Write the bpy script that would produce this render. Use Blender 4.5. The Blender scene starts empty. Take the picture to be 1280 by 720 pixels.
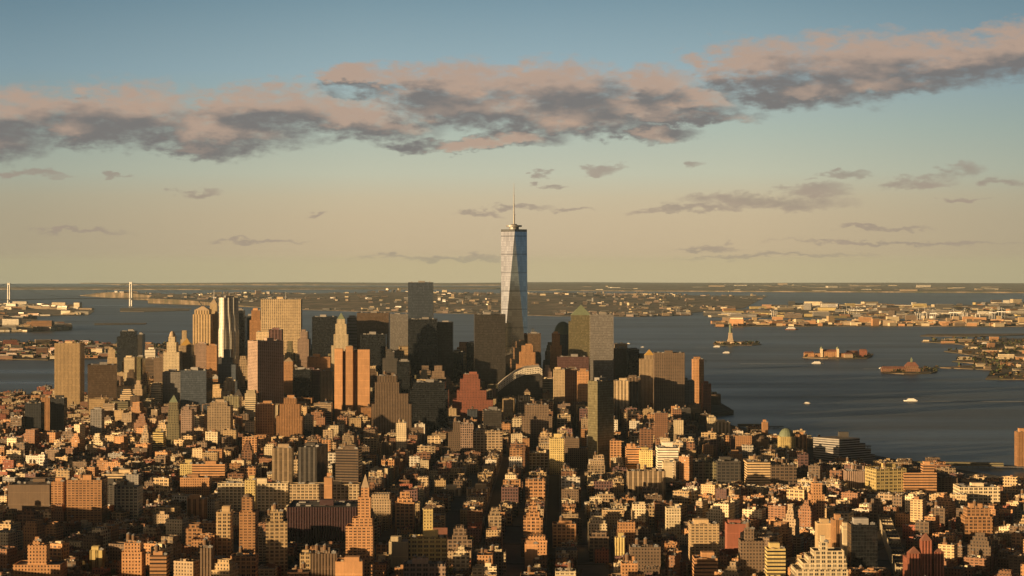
import bpy, bmesh, math, random
from mathutils import Vector, Matrix
R = math.radians
SC = bpy.context.scene
COL = SC.collection
rnd = random.Random(7)

# ------------------------------------------------------------------ camera
# x to the right, y forward (down the avenues), z up, metres; sea level = 0 under the viewer, the ground falls away with
# the curve of the earth. Photo pixels (1280 wide) only enter as real bearings and heights.
F, PX0, PY0, EYE = 2400.0, 640.0, 331.0, 335.0
RE2 = 2 * 7.4e6
cam = bpy.data.cameras.new('camera'); camo = bpy.data.objects.new('camera', cam); COL.objects.link(camo)
camo.location = (0, 0, EYE); camo.rotation_euler = (R(90), 0, 0)
cam.sensor_width = 36.0; cam.lens = 36.0 * F / 1280
cam.shift_y = -29.0 / 1280
cam.clip_start = 5; cam.clip_end = 300000
SC.camera = camo
SC.view_settings.view_transform = 'Standard'; SC.view_settings.look = 'None'
SC.view_settings.gamma = 1; SC.view_settings.use_curve_mapping = False
SC.view_settings.exposure = 0.68
SC.cycles.use_denoising = True
SC.cycles.max_bounces = 5; SC.cycles.diffuse_bounces = 2; SC.cycles.glossy_bounces = 2
SC.cycles.volume_bounces = 0; SC.cycles.transparent_max_bounces = 4
SC.cycles.caustics_reflective = False; SC.cycles.caustics_refractive = False
SC.cycles.sample_clamp_indirect = 3

# ------------------------------------------------------------------ sun and sky
SUN_EL, SUN_SIDE = 7.0, 58.0          # degrees: height, and how far to the left of straight behind the viewer
sx, sy = -math.sin(R(SUN_SIDE)), -math.cos(R(SUN_SIDE))
sd = Vector((sx * math.cos(R(SUN_EL)), sy * math.cos(R(SUN_EL)), math.sin(R(SUN_EL))))
sun = bpy.data.lights.new('sun', 'SUN'); suno = bpy.data.objects.new('sun', sun); COL.objects.link(suno)
sun.energy = 5.0; sun.angle = R(0.5); sun.color = (1.0, 0.64, 0.30)
suno.rotation_euler = sd.to_track_quat('Z', 'Y').to_euler()

world = bpy.data.worlds.new('World'); SC.world = world; world.use_nodes = True
NT = world.node_tree; NT.nodes.clear()

class G:
    """small helper to wire nodes"""
    def __init__(s, nt): s.nt = nt
    def n(s, t, **k):
        x = s.nt.nodes.new(t)
        for a, b in k.items(): setattr(x, a, b)
        return x
    def put(s, sock, v):
        if v is None: return
        if isinstance(v, bpy.types.NodeSocket): s.nt.links.new(v, sock)
        else: sock.default_value = v
    def m(s, op, a, b=None, c=None, clamp=False):
        x = s.n('ShaderNodeMath', operation=op, use_clamp=clamp)
        for i, v in enumerate((a, b, c)): s.put(x.inputs[i], v)
        return x.outputs[0]
    def v(s, op, a, b=None, c=None):
        x = s.n('ShaderNodeVectorMath', operation=op)
        for i, q in enumerate((a, b, c)): s.put(x.inputs[i], q)
        return x.outputs['Value'] if op in ('DOT_PRODUCT', 'LENGTH') else x.outputs[0]
    def mix(s, f, a, b):
        x = s.n('ShaderNodeMix', data_type='RGBA'); s.put(x.inputs[0], f); s.put(x.inputs[6], a); s.put(x.inputs[7], b)
        return x.outputs[2]
    def ramp(s, f, stops, interp='LINEAR'):
        x = s.n('ShaderNodeValToRGB'); s.put(x.inputs[0], f); cr = x.color_ramp; cr.interpolation = interp
        while len(cr.elements) < len(stops): cr.elements.new(0.5)
        for e, (p, c) in zip(cr.elements, stops): e.position = p; e.color = (*c, 1) if len(c) == 3 else c
        return x.outputs[0]
    def sstep(s, v, a, b):
        x = s.n('ShaderNodeMapRange', interpolation_type='SMOOTHSTEP')
        s.put(x.inputs[0], v); x.inputs[1].default_value = a; x.inputs[2].default_value = b
        return x.outputs[0]
    def noise(s, vec, scale, detail=4, rough=0.55, dim='3D'):
        x = s.n('ShaderNodeTexNoise', noise_dimensions=dim); s.put(x.inputs['Vector'], vec)
        x.inputs['Scale'].default_value = scale; x.inputs['Detail'].default_value = detail; x.inputs['Roughness'].default_value = rough
        return x
def srgb(r, g, b):
    f = lambda c: c / 12.92 if c <= 0.04045 else ((c + 0.055) / 1.055) ** 2.4
    return (f(r / 255), f(g / 255), f(b / 255))

g = G(NT)
tc = g.n('ShaderNodeTexCoord'); sep = g.n('ShaderNodeSeparateXYZ'); NT.links.new(tc.outputs['Generated'], sep.inputs[0])
dx, dy, dz = sep.outputs
az = g.m('ARCTAN2', dx, dy)
el = g.m('ARCSINE', dz)
# clear sky: the Nishita sky gives its own share, an even gradient by height above the horizon the rest
sky = g.n('ShaderNodeTexSky', sky_type='NISHITA', sun_disc=False)
sky.sun_elevation = R(SUN_EL); sky.sun_rotation = math.atan2(sx, sy); sky.altitude = 300
sky.air_density = 1.0; sky.dust_density = 2.5; sky.ozone_density = 1.5
NISH = g.n('ShaderNodeVectorMath', operation='SCALE'); NT.links.new(sky.outputs[0], NISH.inputs[0]); NISH.inputs['Scale'].default_value = 0.006
elr = g.m('DIVIDE', el, 0.5)
grad = g.ramp(elr, [(0.0, srgb(204, 184, 144)), (0.012, srgb(200, 178, 146)), (0.05, srgb(201, 182, 151)), (0.07, srgb(200, 186, 157)), (0.095, srgb(192, 193, 172)), (0.14, srgb(174, 186, 175)),
                    (0.20, srgb(150, 173, 181)), (0.27, srgb(122, 150, 163)), (0.38, srgb(58, 80, 96)), (0.6, srgb(24, 34, 46)), (1.0, srgb(12, 18, 26))])
# brighter ahead, duller to both sides
azd = g.m('ABSOLUTE', g.m('SUBTRACT', az, 0.02))
side = g.ramp(azd, [(0.0, (1, 1, 1)), (0.1, (0.98, 0.98, 0.97)), (0.27, (0.70, 0.75, 0.78)), (1.0, (0.5, 0.5, 0.52))])
side = g.mix(g.sstep(azd, 1.2, 2.8), side, (0.17, 0.23, 0.32, 1))
side = g.mix(g.m('MULTIPLY', g.sstep(az, 0.7, 1.5), 0.85), side, (0.20, 0.25, 0.34, 1))
mm = g.n('ShaderNodeMix', data_type='RGBA', blend_type='MULTIPLY'); mm.inputs[0].default_value = 1
NT.links.new(grad, mm.inputs[6]); NT.links.new(side, mm.inputs[7])
# warm glow round the rising sun, behind the viewer's left shoulder
sdot = g.v('DOT_PRODUCT', tc.outputs['Generated'], tuple(sd))
lowsky = g.n('ShaderNodeMapRange', interpolation_type='SMOOTHSTEP'); NT.links.new(el, lowsky.inputs[0])
for i_, v_ in ((1, 0.5), (2, 0.08), (3, 0.0), (4, 1.0)): lowsky.inputs[i_].default_value = v_
glow = g.m('MULTIPLY', g.m('MULTIPLY', g.m('POWER', g.m('MAXIMUM', sdot, 0.0), 4.5), 2.1), lowsky.outputs[0])
clear = g.v('ADD', mm.outputs[2], NISH.outputs[0])
gc = g.n('ShaderNodeVectorMath', operation='SCALE'); gc.inputs[0].default_value = (1.0, 0.66, 0.36); NT.links.new(glow, gc.inputs['Scale'])
clear = g.v('ADD', clear, gc.outputs[0])

# clouds: a bank of flat cumulus at known bearings and heights, broken up by noise
comb = g.n('ShaderNodeCombineXYZ'); NT.links.new(az, comb.inputs[0]); NT.links.new(el, comb.inputs[1])
wn = g.noise(g.v('MULTIPLY', comb.outputs[0], (30.0, 66.0, 1.0)), 1.0, 5, 0.6)
wn2 = g.noise(g.v('MULTIPLY', comb.outputs[0], (110.0, 240.0, 1.0)), 1.0, 4, 0.6)
warp = g.v('MULTIPLY', g.v('SUBTRACT', wn.outputs['Color'], (0.5, 0.5, 0.5)), (0.045, 0.014, 0.0))
warp2 = g.v('MULTIPLY', g.v('SUBTRACT', wn2.outputs['Color'], (0.5, 0.5, 0.5)), (0.018, 0.009, 0.0))
uv = g.v('ADD', g.v('ADD', comb.outputs[0], warp), warp2)
CL = [(25,150,95,34),(0,178,75,28),(150,148,110,38),(275,165,120,28),(255,186,55,12),(335,138,110,30),(430,150,95,22),
      (440,97,45,14),(560,108,105,30),(600,134,150,28),(700,112,110,34),(770,136,150,22),(590,180,105,9),(650,172,60,12),(815,108,55,26),(850,148,95,9),(815,166,60,10),
      (950,88,80,34),(1070,86,130,40),(1180,82,115,32),(1262,72,60,34),(480,160,70,16),(860,128,60,22),(110,165,80,22),(720,150,120,18),(1000,118,95,20),(1100,110,115,15)]
CS = [(50,221,52,5),(245,241,36,5),(757,210,28,6),(675,218,9,4),(955,252,110,10),(1010,240,55,9),(870,262,75,5),(1140,230,50,8),(1188,216,26,10),(1240,231,18,7),(1200,251,28,3),
      (600,267,30,4),(650,259,38,4),(712,261,26,3),(885,309,42,3),(1130,303,150,3),(400,268,14,3),(860,203,14,6),(150,222,14,3),(330,300,60,3),(560,322,90,3),(960,320,130,3),(110,292,60,3),(1050,222,30,5),(690,232,16,3),(1100,285,60,3),(95,130,10,3)]
def ell(lst, P):
    out = None
    for (x, y, a, b) in lst:
        a, b = a * 1.12 / F, b * 1.08 / F
        cx_, cy_ = (x - 640) / F, (331 - y) / F
        q = g.v('MULTIPLY_ADD', P, (1 / a, 1 / b, 0), (-cx_ / a, -cy_ / b, 0))
        d = g.v('DOT_PRODUCT', q, q)
        out = d if out is None else g.m('SMOOTH_MIN', out, d, 0.35)
    return g.m('SUBTRACT', 1.0, out)
d0 = ell(CL, uv)
up = g.v('ADD', uv, (-0.004, 0.0075, 0.0))
d1 = ell(CL, up)
dn = g.m('SUBTRACT', g.m('ADD', wn2.outputs['Fac'], wn.outputs['Fac']), 1.0)
dens = g.sstep(g.m('ADD', d0, g.m('MULTIPLY', dn, 1.8)), -0.35, 0.95)
# sunlit crowns where the bank thins out above, grey bases below
wn3 = g.noise(g.v('MULTIPLY', g.v('ADD', comb.outputs[0], (0.004, -0.004, 0)), (30.0, 80.0, 1.0)), 1.0, 4, 0.5)
lit = g.sstep(g.m('ADD', g.m('SUBTRACT', d0, d1), g.m('MULTIPLY', g.m('SUBTRACT', wn3.outputs['Fac'], 0.5), 1.5)), -0.22, 0.50)
ccol = g.mix(lit, (*srgb(118, 114, 113), 1), (*srgb(182, 157, 139), 1))
hot = g.sstep(wn3.outputs['Fac'], 0.56, 0.80)
ccol = g.mix(g.m('MULTIPLY', g.m('MULTIPLY', hot, lit), 0.5), ccol, (*srgb(206, 168, 138), 1))
full = g.mix(g.m('MULTIPLY', dens, 0.94), clear, ccol)
s0 = ell(CS, uv)
sdens = g.m('MULTIPLY', g.sstep(g.m('ADD', s0, g.m('MULTIPLY', dn, 1.6)), -0.2, 1.1), 0.72)
scol = g.mix(wn3.outputs['Fac'], (*srgb(140, 132, 120), 1), (*srgb(168, 146, 134), 1))
full = g.mix(sdens, full, scol)
bg = g.n('ShaderNodeBackground'); NT.links.new(full, bg.inputs[0]); bg.inputs[1].default_value = 0.62
wo = g.n('ShaderNodeOutputWorld'); NT.links.new(bg.outputs[0], wo.inputs[0])
world.cycles.sampling_method = 'MANUAL'; world.cycles.sample_map_resolution = 512

# ------------------------------------------------------------------ materials
def new_mat(name):
    m = bpy.data.materials.new(name); m.use_nodes = True; nt = m.node_tree; nt.nodes.clear()
    q = G(nt); bs = q.n('ShaderNodeBsdfPrincipled'); o = q.n('ShaderNodeOutputMaterial'); nt.links.new(bs.outputs[0], o.inputs[0])
    return m, q, bs
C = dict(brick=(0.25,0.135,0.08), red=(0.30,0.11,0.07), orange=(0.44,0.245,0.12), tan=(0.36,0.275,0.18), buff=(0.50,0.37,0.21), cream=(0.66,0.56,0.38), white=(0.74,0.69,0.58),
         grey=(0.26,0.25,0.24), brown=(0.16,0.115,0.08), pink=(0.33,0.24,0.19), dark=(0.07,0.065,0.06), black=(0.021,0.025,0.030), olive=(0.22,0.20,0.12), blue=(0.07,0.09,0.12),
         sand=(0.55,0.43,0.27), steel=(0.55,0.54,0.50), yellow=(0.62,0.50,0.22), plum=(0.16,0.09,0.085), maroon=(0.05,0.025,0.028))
# style: bay width, storey height, window share across, window share up, glass look
ST = dict(punch=(3.2,3.4,0.42,0.50,0), loft=(3.6,4.2,0.62,0.60,0), ribbon=(40,3.8,1.0,0.42,0), pier=(3.0,400,0.46,1.0,0), glass=(3.0,3.9,0.92,0.88,1), grid=(5.2,3.9,0.62,0.62,0),
          slab=(4.6,3.0,0.62,0.46,0), blind=(9.0,60,0.02,0.02,0), big=(6.4,4.6,0.70,0.58,0), column=(7.0,400,0.5,1.0,0))
MAT = {}
def facade(style, colour):
    k = (style, colour)
    if k in MAT: return MAT[k]
    bw, sh, fw, fh, gl = ST[style]; col = C[colour]
    m, q, bs = new_mat(f'facade_{style}_{colour}')
    uvn = q.n('ShaderNodeUVMap', uv_map='metres'); sp = q.n('ShaderNodeSeparateXYZ'); m.node_tree.links.new(uvn.outputs[0], sp.inputs[0])
    U = q.m('DIVIDE', sp.outputs[0], bw); V = q.m('DIVIDE', sp.outputs[1], sh)
    fu = q.m('ABSOLUTE', q.m('SUBTRACT', q.m('FRACT', U), 0.5)); fv = q.m('ABSOLUTE', q.m('SUBTRACT', q.m('FRACT', V), 0.5))
    mu = q.m('LESS_THAN', fu, fw / 2); mv = q.m('LESS_THAN', fv, fh / 2)
    # window gets a lighter mullion down its middle on wide bays
    win = q.m('MULTIPLY', mu, mv)
    if bw > 4 and bw < 9: win = q.m('MULTIPLY', win, q.m('GREATER_THAN', fu, 0.03))
    cell = q.n('ShaderNodeCombineXYZ'); m.node_tree.links.new(q.m('FLOOR', q.m('MULTIPLY', U, 1.0)), cell.inputs[0]); m.node_tree.links.new(q.m('FLOOR', q.m('DIVIDE', sp.outputs[1], min(sh, 3.8))), cell.inputs[1])
    wnz = q.n('ShaderNodeTexWhiteNoise', noise_dimensions='2D'); m.node_tree.links.new(cell.outputs[0], wnz.inputs['Vector'])
    nz = q.noise(q.v('MULTIPLY', uvn.outputs[0], (0.05, 0.03, 1)), 1.0, 5, 0.6)
    nf = q.noise(q.v('MULTIPLY', uvn.outputs[0], (0.9, 0.25, 1)), 1.0, 3, 0.6)
    w = q.m('MULTIPLY', q.m('MULTIPLY_ADD', nz.outputs['Fac'], 0.7, 0.65), q.m('MULTIPLY_ADD', nf.outputs['Fac'], 0.35, 0.83))
    oi = q.n('ShaderNodeObjectInfo'); w = q.m('MULTIPLY', w, q.m('MULTIPLY_ADD', oi.outputs['Random'], 0.55, 0.72))
    # rain streaks and repaired patches
    st_ = q.noise(q.v('MULTIPLY', uvn.outputs[0], (0.55, 0.02, 1)), 1.0, 3, 0.7); w = q.m('MULTIPLY', w, q.m('MULTIPLY_ADD', st_.outputs['Fac'], 0.6, 0.7))
    # a string course every few storeys
    band = q.m('LESS_THAN', q.m('FRACT', q.m('DIVIDE', sp.outputs[1], 15.2)), 0.06)
    w = q.m('MULTIPLY', w, q.m('MULTIPLY_ADD', band, 0.28, 1.0))
    wc = q.n('ShaderNodeVectorMath', operation='SCALE'); wc.inputs[0].default_value = col; m.node_tree.links.new(w, wc.inputs['Scale'])
    if gl:
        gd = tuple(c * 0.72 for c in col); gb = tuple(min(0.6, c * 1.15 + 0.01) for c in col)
    elif style in ('pier', 'column'):
        gd = tuple(c * 0.22 for c in col); gb = tuple(c * 0.5 for c in col)
    else: gd, gb = (0.018, 0.02, 0.024), tuple(c * 0.55 for c in col)
    gcol = q.mix(q.m('POWER', wnz.outputs['Value'], 3.0), (*gd, 1), (*gb, 1))
    base = q.mix(win, wc.outputs[0], gcol); m.node_tree.links.new(base, bs.inputs['Base Color'])
    rough = q.m('MULTIPLY_ADD', win, -0.62 if not gl else -0.68, 0.85); m.node_tree.links.new(rough, bs.inputs['Roughness'])
    if gl: bs.inputs['Metallic'].default_value = 0.35; bs.inputs['Specular IOR Level'].default_value = 0.8
    bs.inputs['Specular IOR Level'].default_value = 0.75 if gl else 0.5
    # old panes never lie quite in one plane: each one leans its own way
    geo = q.n('ShaderNodeNewGeometry'); jit = q.v('MULTIPLY', q.v('SUBTRACT', wnz.outputs['Color'], (0.5, 0.5, 0.5)), (0.14, 0.14, 0.14) if not gl else (0.045, 0.045, 0.045))
    jv = q.n('ShaderNodeVectorMath', operation='SCALE'); m.node_tree.links.new(jit, jv.inputs[0]); m.node_tree.links.new(win, jv.inputs['Scale'])
    m.node_tree.links.new(q.v('NORMALIZE', q.v('ADD', geo.outputs['Normal'], jv.outputs[0])), bs.inputs['Normal'])
    MAT[k] = m; return m
def plain(name, col, rough=0.85, scale=0.08, amt=0.6, metallic=0.0, detail=5):
    if name in MAT: return MAT[name]
    m, q, bs = new_mat(name)
    t = q.n('ShaderNodeTexCoord'); nz = q.noise(t.outputs['Object'], scale, detail, 0.6)
    w = q.m('MULTIPLY_ADD', q.m('SUBTRACT', nz.outputs['Fac'], 0.5), 2 * amt, 1.0)
    wc = q.n('ShaderNodeVectorMath', operation='SCALE'); wc.inputs[0].default_value = col; m.node_tree.links.new(w, wc.inputs['Scale'])
    m.node_tree.links.new(wc.outputs[0], bs.inputs['Base Color']); bs.inputs['Roughness'].default_value = rough; bs.inputs['Metallic'].default_value = metallic
    MAT[name] = m; return m
ROOFS = [plain('roof_tar', (0.055,0.052,0.05)), plain('roof_gravel', (0.17,0.15,0.13)), plain('roof_silver', (0.36,0.35,0.33)), plain('roof_brown', (0.12,0.085,0.06)), plain('roof_red', (0.22,0.10,0.07)), plain('roof_pale', (0.5,0.46,0.4))]
M_ASPH = plain('asphalt', (0.045,0.045,0.047), 0.9, 0.02, 0.35)
M_PAVE = plain('pavement', (0.16,0.15,0.14), 0.9, 0.05, 0.4)
M_WOOD = plain('weathered_wood', (0.16,0.10,0.06), 0.9, 0.5, 0.5)
M_METAL = plain('grey_metal', (0.3,0.3,0.3), 0.5, 0.3, 0.3, 0.4)
M_COPPER = plain('green_copper', (0.17,0.21,0.14), 0.7, 0.2, 0.4)
M_GOLD = plain('gilded_roof', (0.65,0.42,0.12), 0.45, 0.2, 0.3, 0.3)
M_WHITE = plain('white_paint', (0.75,0.75,0.73), 0.6, 0.2, 0.15)
M_STONE = plain('pale_stone', (0.42,0.33,0.23), 0.85, 0.1, 0.4)
M_BARK = plain('bark', (0.09,0.065,0.045), 0.9, 1.0, 0.4)
M_LEAF = [plain('leaf_green', (0.06,0.085,0.03), 0.8, 0.4, 0.7), plain('leaf_rust', (0.13,0.07,0.025), 0.8, 0.4, 0.7), plain('leaf_olive', (0.09,0.085,0.03), 0.8, 0.4, 0.7)]

# water
m, q, bs = new_mat('harbour_water'); M_WATER = m
t = q.n('ShaderNodeTexCoord')
n1 = q.noise(q.v('MULTIPLY', t.outputs['Object'], (0.0005, 0.0032, 0)), 1.0, 6, 0.6)
n2 = q.noise(q.v('MULTIPLY', t.outputs['Object'], (0.02, 0.05, 0)), 1.0, 5, 0.65)
m.node_tree.links.new(q.mix(q.sstep(n1.outputs['Fac'], 0.35, 0.65), (0.062, 0.076, 0.086, 1), (0.10, 0.112, 0.12, 1)), bs.inputs['Base Color'])
m.node_tree.links.new(q.m('MULTIPLY_ADD', n1.outputs['Fac'], 0.40, 0.14), bs.inputs['Roughness'])
bs.inputs['IOR'].default_value = 1.33; bs.inputs['Specular IOR Level'].default_value = 0.32
bmp = q.n('ShaderNodeBump'); bmp.inputs['Strength'].default_value = 1.0; bmp.inputs['Distance'].default_value = 1.3
m.node_tree.links.new(n2.outputs['Fac'], bmp.inputs['Height']); m.node_tree.links.new(bmp.outputs[0], bs.inputs['Normal'])
# land seen from far off: scrub, yards, roofs too small to tell apart
def land_mat(name, a, b, c, sc):
    m, q, bs = new_mat(name); t = q.n('ShaderNodeTexCoord')
    n1 = q.noise(t.outputs['Object'], sc, 8, 0.7); n2 = q.noise(t.outputs['Object'], sc * 6, 4, 0.7)
    col = q.ramp(n1.outputs['Fac'], [(0.35, a), (0.5, b), (0.62, c)])
    w = q.m('MULTIPLY_ADD', q.m('SUBTRACT', n2.outputs['Fac'], 0.5), 1.4, 1.0)
    wc = q.n('ShaderNodeVectorMath', operation='SCALE'); m.node_tree.links.new(col, wc.inputs[0]); m.node_tree.links.new(w, wc.inputs['Scale'])
    m.node_tree.links.new(wc.outputs[0], bs.inputs['Base Color']); bs.inputs['Roughness'].default_value = 0.95
    return m
M_LAND = land_mat('far_land', (0.05,0.055,0.03), (0.12,0.09,0.055), (0.26,0.2,0.14), 0.004)
M_CITY = land_mat('city_ground', (0.05,0.048,0.046), (0.075,0.07,0.062), (0.11,0.10,0.085), 0.01)
M_SHORE = plain('shore_stone', (0.2,0.18,0.15), 0.9, 0.05, 0.4)

# ------------------------------------------------------------------ mesh helpers
def zc(x, y): return -(x * x + y * y) / RE2
class MB:
    def __init__(s): s.v, s.f, s.uv, s.mi = [], [], [], []
    def face(s, pts, uvs=None, mi=0):
        i = len(s.v); s.v += pts; s.f.append(list(range(i, i + len(pts)))); s.uv += (uvs or [(p[0], p[1]) for p in pts]); s.mi.append(mi)
    def prism(s, poly, z0, z1, top=True, mi=0, u0=0.0, poly2=None, closed=True, tmi=None):
        """vertical (or tapering) walls round a counter-clockwise polygon; shared vertices"""
        n = len(poly); p2 = poly2 or poly; b = len(s.v)
        s.v += [(x, y, z0) for x, y in poly] + [(x, y, z1) for x, y in p2]
        u = u0
        for i in range(n):
            j = (i + 1) % n
            if not closed and j == 0: break
            w = math.dist(poly[i], poly[j])
            s.f.append([b + i, b + j, b + n + j, b + n + i]); s.uv += [(u, z0), (u + w, z0), (u + w, z1), (u, z1)]; s.mi.append(mi)
            u += math.ceil(w) + 0.5
        if top: s.f.append([b + n + i for i in range(n)]); s.uv += [(0.01, 0.01)] * n; s.mi.append(mi if tmi is None else tmi)
    def ring(s, outer, inner, z, mi=0):
        n = len(outer); b = len(s.v)
        s.v += [(x, y, z) for x, y in outer] + [(x, y, z) for x, y in inner]
        for i in range(n):
            j = (i + 1) % n; s.f.append([b + i, b + j, b + n + j, b + n + i]); s.uv += [(0.01, 0.01)] * 4; s.mi.append(mi)
    def box(s, cx, cy, z0, w, d, h, mi=0, a=0.0, u0=0.0, tmi=None): s.prism(rect(cx, cy, w, d, a), z0, z0 + h, True, mi, u0, tmi=tmi)
    def cone(s, cx, cy, z0, z1, r0, r1, n=12, mi=0, top=True):
        p = [(cx + r0 * math.cos(2 * math.pi * k / n), cy + r0 * math.sin(2 * math.pi * k / n)) for k in range(n)]
        p2 = [(cx + r1 * math.cos(2 * math.pi * k / n), cy + r1 * math.sin(2 * math.pi * k / n)) for k in range(n)]
        s.prism(p, z0, z1, top and r1 > 0.01, mi, 0, p2)
    def dome(s, cx, cy, z0, r, h, n=16, k=6, mi=0):
        for i in range(k):
            a0, a1 = math.pi / 2 * i / k, math.pi / 2 * (i + 1) / k
            s.cone(cx, cy, z0 + h * math.sin(a0), z0 + h * math.sin(a1), r * math.cos(a0), max(0.02, r * math.cos(a1)), n, mi, False)
    def tube(s, a, b, r0, r1, n=6, mi=0):
        a, b = Vector(a), Vector(b); d = (b - a).normalized(); x = d.orthogonal().normalized(); y = d.cross(x); i0 = len(s.v)
        for c, r in ((a, r0), (b, r1)):
            for k in range(n):
                t = 2 * math.pi * k / n; s.v.append(tuple(c + (x * math.cos(t) + y * math.sin(t)) * r))
        for k in range(n):
            j = (k + 1) % n; s.f.append([i0 + k, i0 + j, i0 + n + j, i0 + n + k]); s.uv += [(0, 0), (1, 0), (1, 1), (0, 1)]; s.mi.append(mi)
        s.f.append([i0 + n + k for k in range(n)]); s.uv += [(0, 0)] * n; s.mi.append(mi)
    def mesh(s, name, mats):
        me = bpy.data.meshes.new(name); me.from_pydata(s.v, [], s.f)
        ul = me.uv_layers.new(name='metres'); ul.data.foreach_set('uv', [c for p in s.uv for c in p])
        for mt in (mats if isinstance(mats, (list, tuple)) else [mats]): me.materials.append(mt)
        if any(s.mi): me.polygons.foreach_set('material_index', s.mi)
        me.validate(); me.update(); return me
    def build(s, name, mats, parent=None, loc=None, rz=0.0):
        o = bpy.data.objects.new(name, s.mesh(name, mats)); COL.objects.link(o)
        if parent: o.parent = parent
        if loc: o.location = loc; o.rotation_euler[2] = rz
        return o
def rect(cx, cy, w, d, a=0.0):
    c, s_ = math.cos(a), math.sin(a)
    return [(cx + x * c - y * s_, cy + x * s_ + y * c) for x, y in ((-w/2, -d/2), (w/2, -d/2), (w/2, d/2), (-w/2, d/2))]
def shrink(poly, k):
    cx = sum(p[0] for p in poly) / len(poly); cy = sum(p[1] for p in poly) / len(poly)
    out = []
    for x, y in poly:
        l = math.hypot(x - cx, y - cy) or 1; f = max(0.1, (l - k * 1.3) / l); out.append((cx + (x - cx) * f, cy + (y - cy) * f))
    return out
def empty(name, loc, rz=0.0):
    o = bpy.data.objects.new(name, None); COL.objects.link(o); o.location = loc; o.rotation_euler = (0, 0, rz); o.empty_display_size = 5
    return o
def tag(o, label=None, cat=None, group=None, kind=None):
    if label: o['label'] = label
    if cat: o['category'] = cat
    if group: o['group'] = group
    if kind: o['kind'] = kind
    return o
def dup(o, loc=None, rz=None, parent=None, scale=None):
    c = o.copy(); COL.objects.link(c)
    if parent: c.parent = parent
    if loc is not None: c.location = loc
    if rz is not None: c.rotation_euler[2] = rz
    if scale is not None: c.scale = scale if isinstance(scale, tuple) else (scale,) * 3
    for ch in KIDS.get(o.name, []): 
        k = dup(ch, parent=c); KIDS.setdefault(c.name, []).append(k)
    return c
KIDS = {}
def kid(p, o): KIDS.setdefault(p.name, []).append(o); return o

# ------------------------------------------------------------------ water, land
def ground_sheet(name, poly, z, mat, step, hill=None, skirt=3.0):
    """a land polygon cut into squares so that it follows the curve of the earth, with a low sea wall round it"""
    bm = bmesh.new(); vs = [bm.verts.new((x, y, 0)) for x, y in poly]; f = bm.faces.new(vs)
    if f.normal.z < 0: f.normal_flip()
    f.normal_update()
    if f.normal.z < 0: bmesh.ops.reverse_faces(bm, faces=[f])
    for ax in (0, 1):
        lo = min(p[ax] for p in poly); hi = max(p[ax] for p in poly); c = lo + step
        while c < hi:
            co = [0, 0, 0]; no = [0, 0, 0]; co[ax] = c; no[ax] = 1
            bmesh.ops.bisect_plane(bm, geom=bm.verts[:] + bm.edges[:] + bm.faces[:], plane_co=co, plane_no=no); c += step
    be = [e for e in bm.edges if e.is_boundary]
    ex = bmesh.ops.extrude_edge_only(bm, edges=be); low = [v for v in ex['geom'] if isinstance(v, bmesh.types.BMVert)]
    lows = set(low)
    for v in bm.verts:
        h = hill(v.co.x, v.co.y) if hill else 0
        v.co.z = zc(v.co.x, v.co.y) + (z + h if v not in lows else -skirt)
    me = bpy.data.meshes.new(name); bm.to_mesh(me); bm.free(); me.materials.append(mat)
    o = bpy.data.objects.new(name, me); COL.objects.link(o); return o
w = MB(); rings = [0] + [600 * 1.09 ** k for k in range(0, 60) if 600 * 1.09 ** k < 70000] + [71500]; NS = 180
pts = [[(r_ * math.sin(2 * math.pi * k / NS), r_ * math.cos(2 * math.pi * k / NS)) for k in range(NS)] for r_ in rings]
w.v = [(x, y, zc(x, y)) for ring in pts for x, y in ring]
for i in range(len(rings) - 1):
    for k in range(NS):
        j = (k + 1) % NS; a, b, c, d = i * NS + k, i * NS + j, (i + 1) * NS + j, (i + 1) * NS + k
        w.f.append([b, a, d, c] if i else [a, d, c]); w.uv += [(0, 0)] * len(w.f[-1]); w.mi.append(0)
wo_ = w.build('water', M_WATER); tag(wo_, kind='structure')
for p in wo_.data.polygons: p.use_smooth = True

MANH = [(4600,-17000),(1500,500),(1250,1500),(1010,2300),(860,2760),(748,3000),(640,3260),(560,3500),(470,3850),(425,4060),(440,4250),(500,4330),(495,4900),(300,5400),(0,5600),(-420,5560),(-800,5220),(-1080,4870),(-1235,4700),(-1500,4640),(-2200,4300),(-2600,3600),(-4700,-17000)]
GZ = 8.0
tag(ground_sheet('city_ground', MANH, GZ - 0.2, M_CITY, 400), kind='structure')
def pxX(px, y): return (px - PX0) / F * y
LANDS = []
def land(name, pts, z=2.5, mat=None, hill=None, step=700):
    poly = [(pxX(a, y), y) for a, y in pts]
    o = ground_sheet(name, poly, z, mat or M_LAND, step, hill); tag(o, kind='structure'); LANDS.append(o); return poly
L_gov = land('harbour_island', [(-60,6950),(60,6800),(170,7000),(250,6900),(330,7100),(345,7600),(300,8050),(200,8150),(100,8300),(-60,8500)])
L_bk1 = land('brooklyn_shore', [(-200,9700),(20,9750),(78,10000),(82,10400),(60,11200),(40,12300),(-200,12700)])
land('harbour_pier', [(118,10900),(182,11050),(184,11300),(118,11250)])
L_bk2 = land('narrows_shore', [(-200,12900),(60,12900),(112,13300),(118,14500),(90,16300),(30,16800),(-200,17000)])
land('narrows_point', [(150,14300),(180,14200),(236,14600),(240,15300),(190,15700),(150,15500)])
def sthill(x, y):
    d = (y - 16500) / 4500
    return min(1.0, max(0.0, (0.118 - x / y) / 0.05)) * max(0, 85 * (1 - ((y - 19500) / 3600) ** 2)) * (0.75 + 0.25 * math.sin(x / 900) * math.cos(x / 370)) * (1.0 if x < 2200 else max(0.25, 1 - (x - 2200) / 1800))
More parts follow.
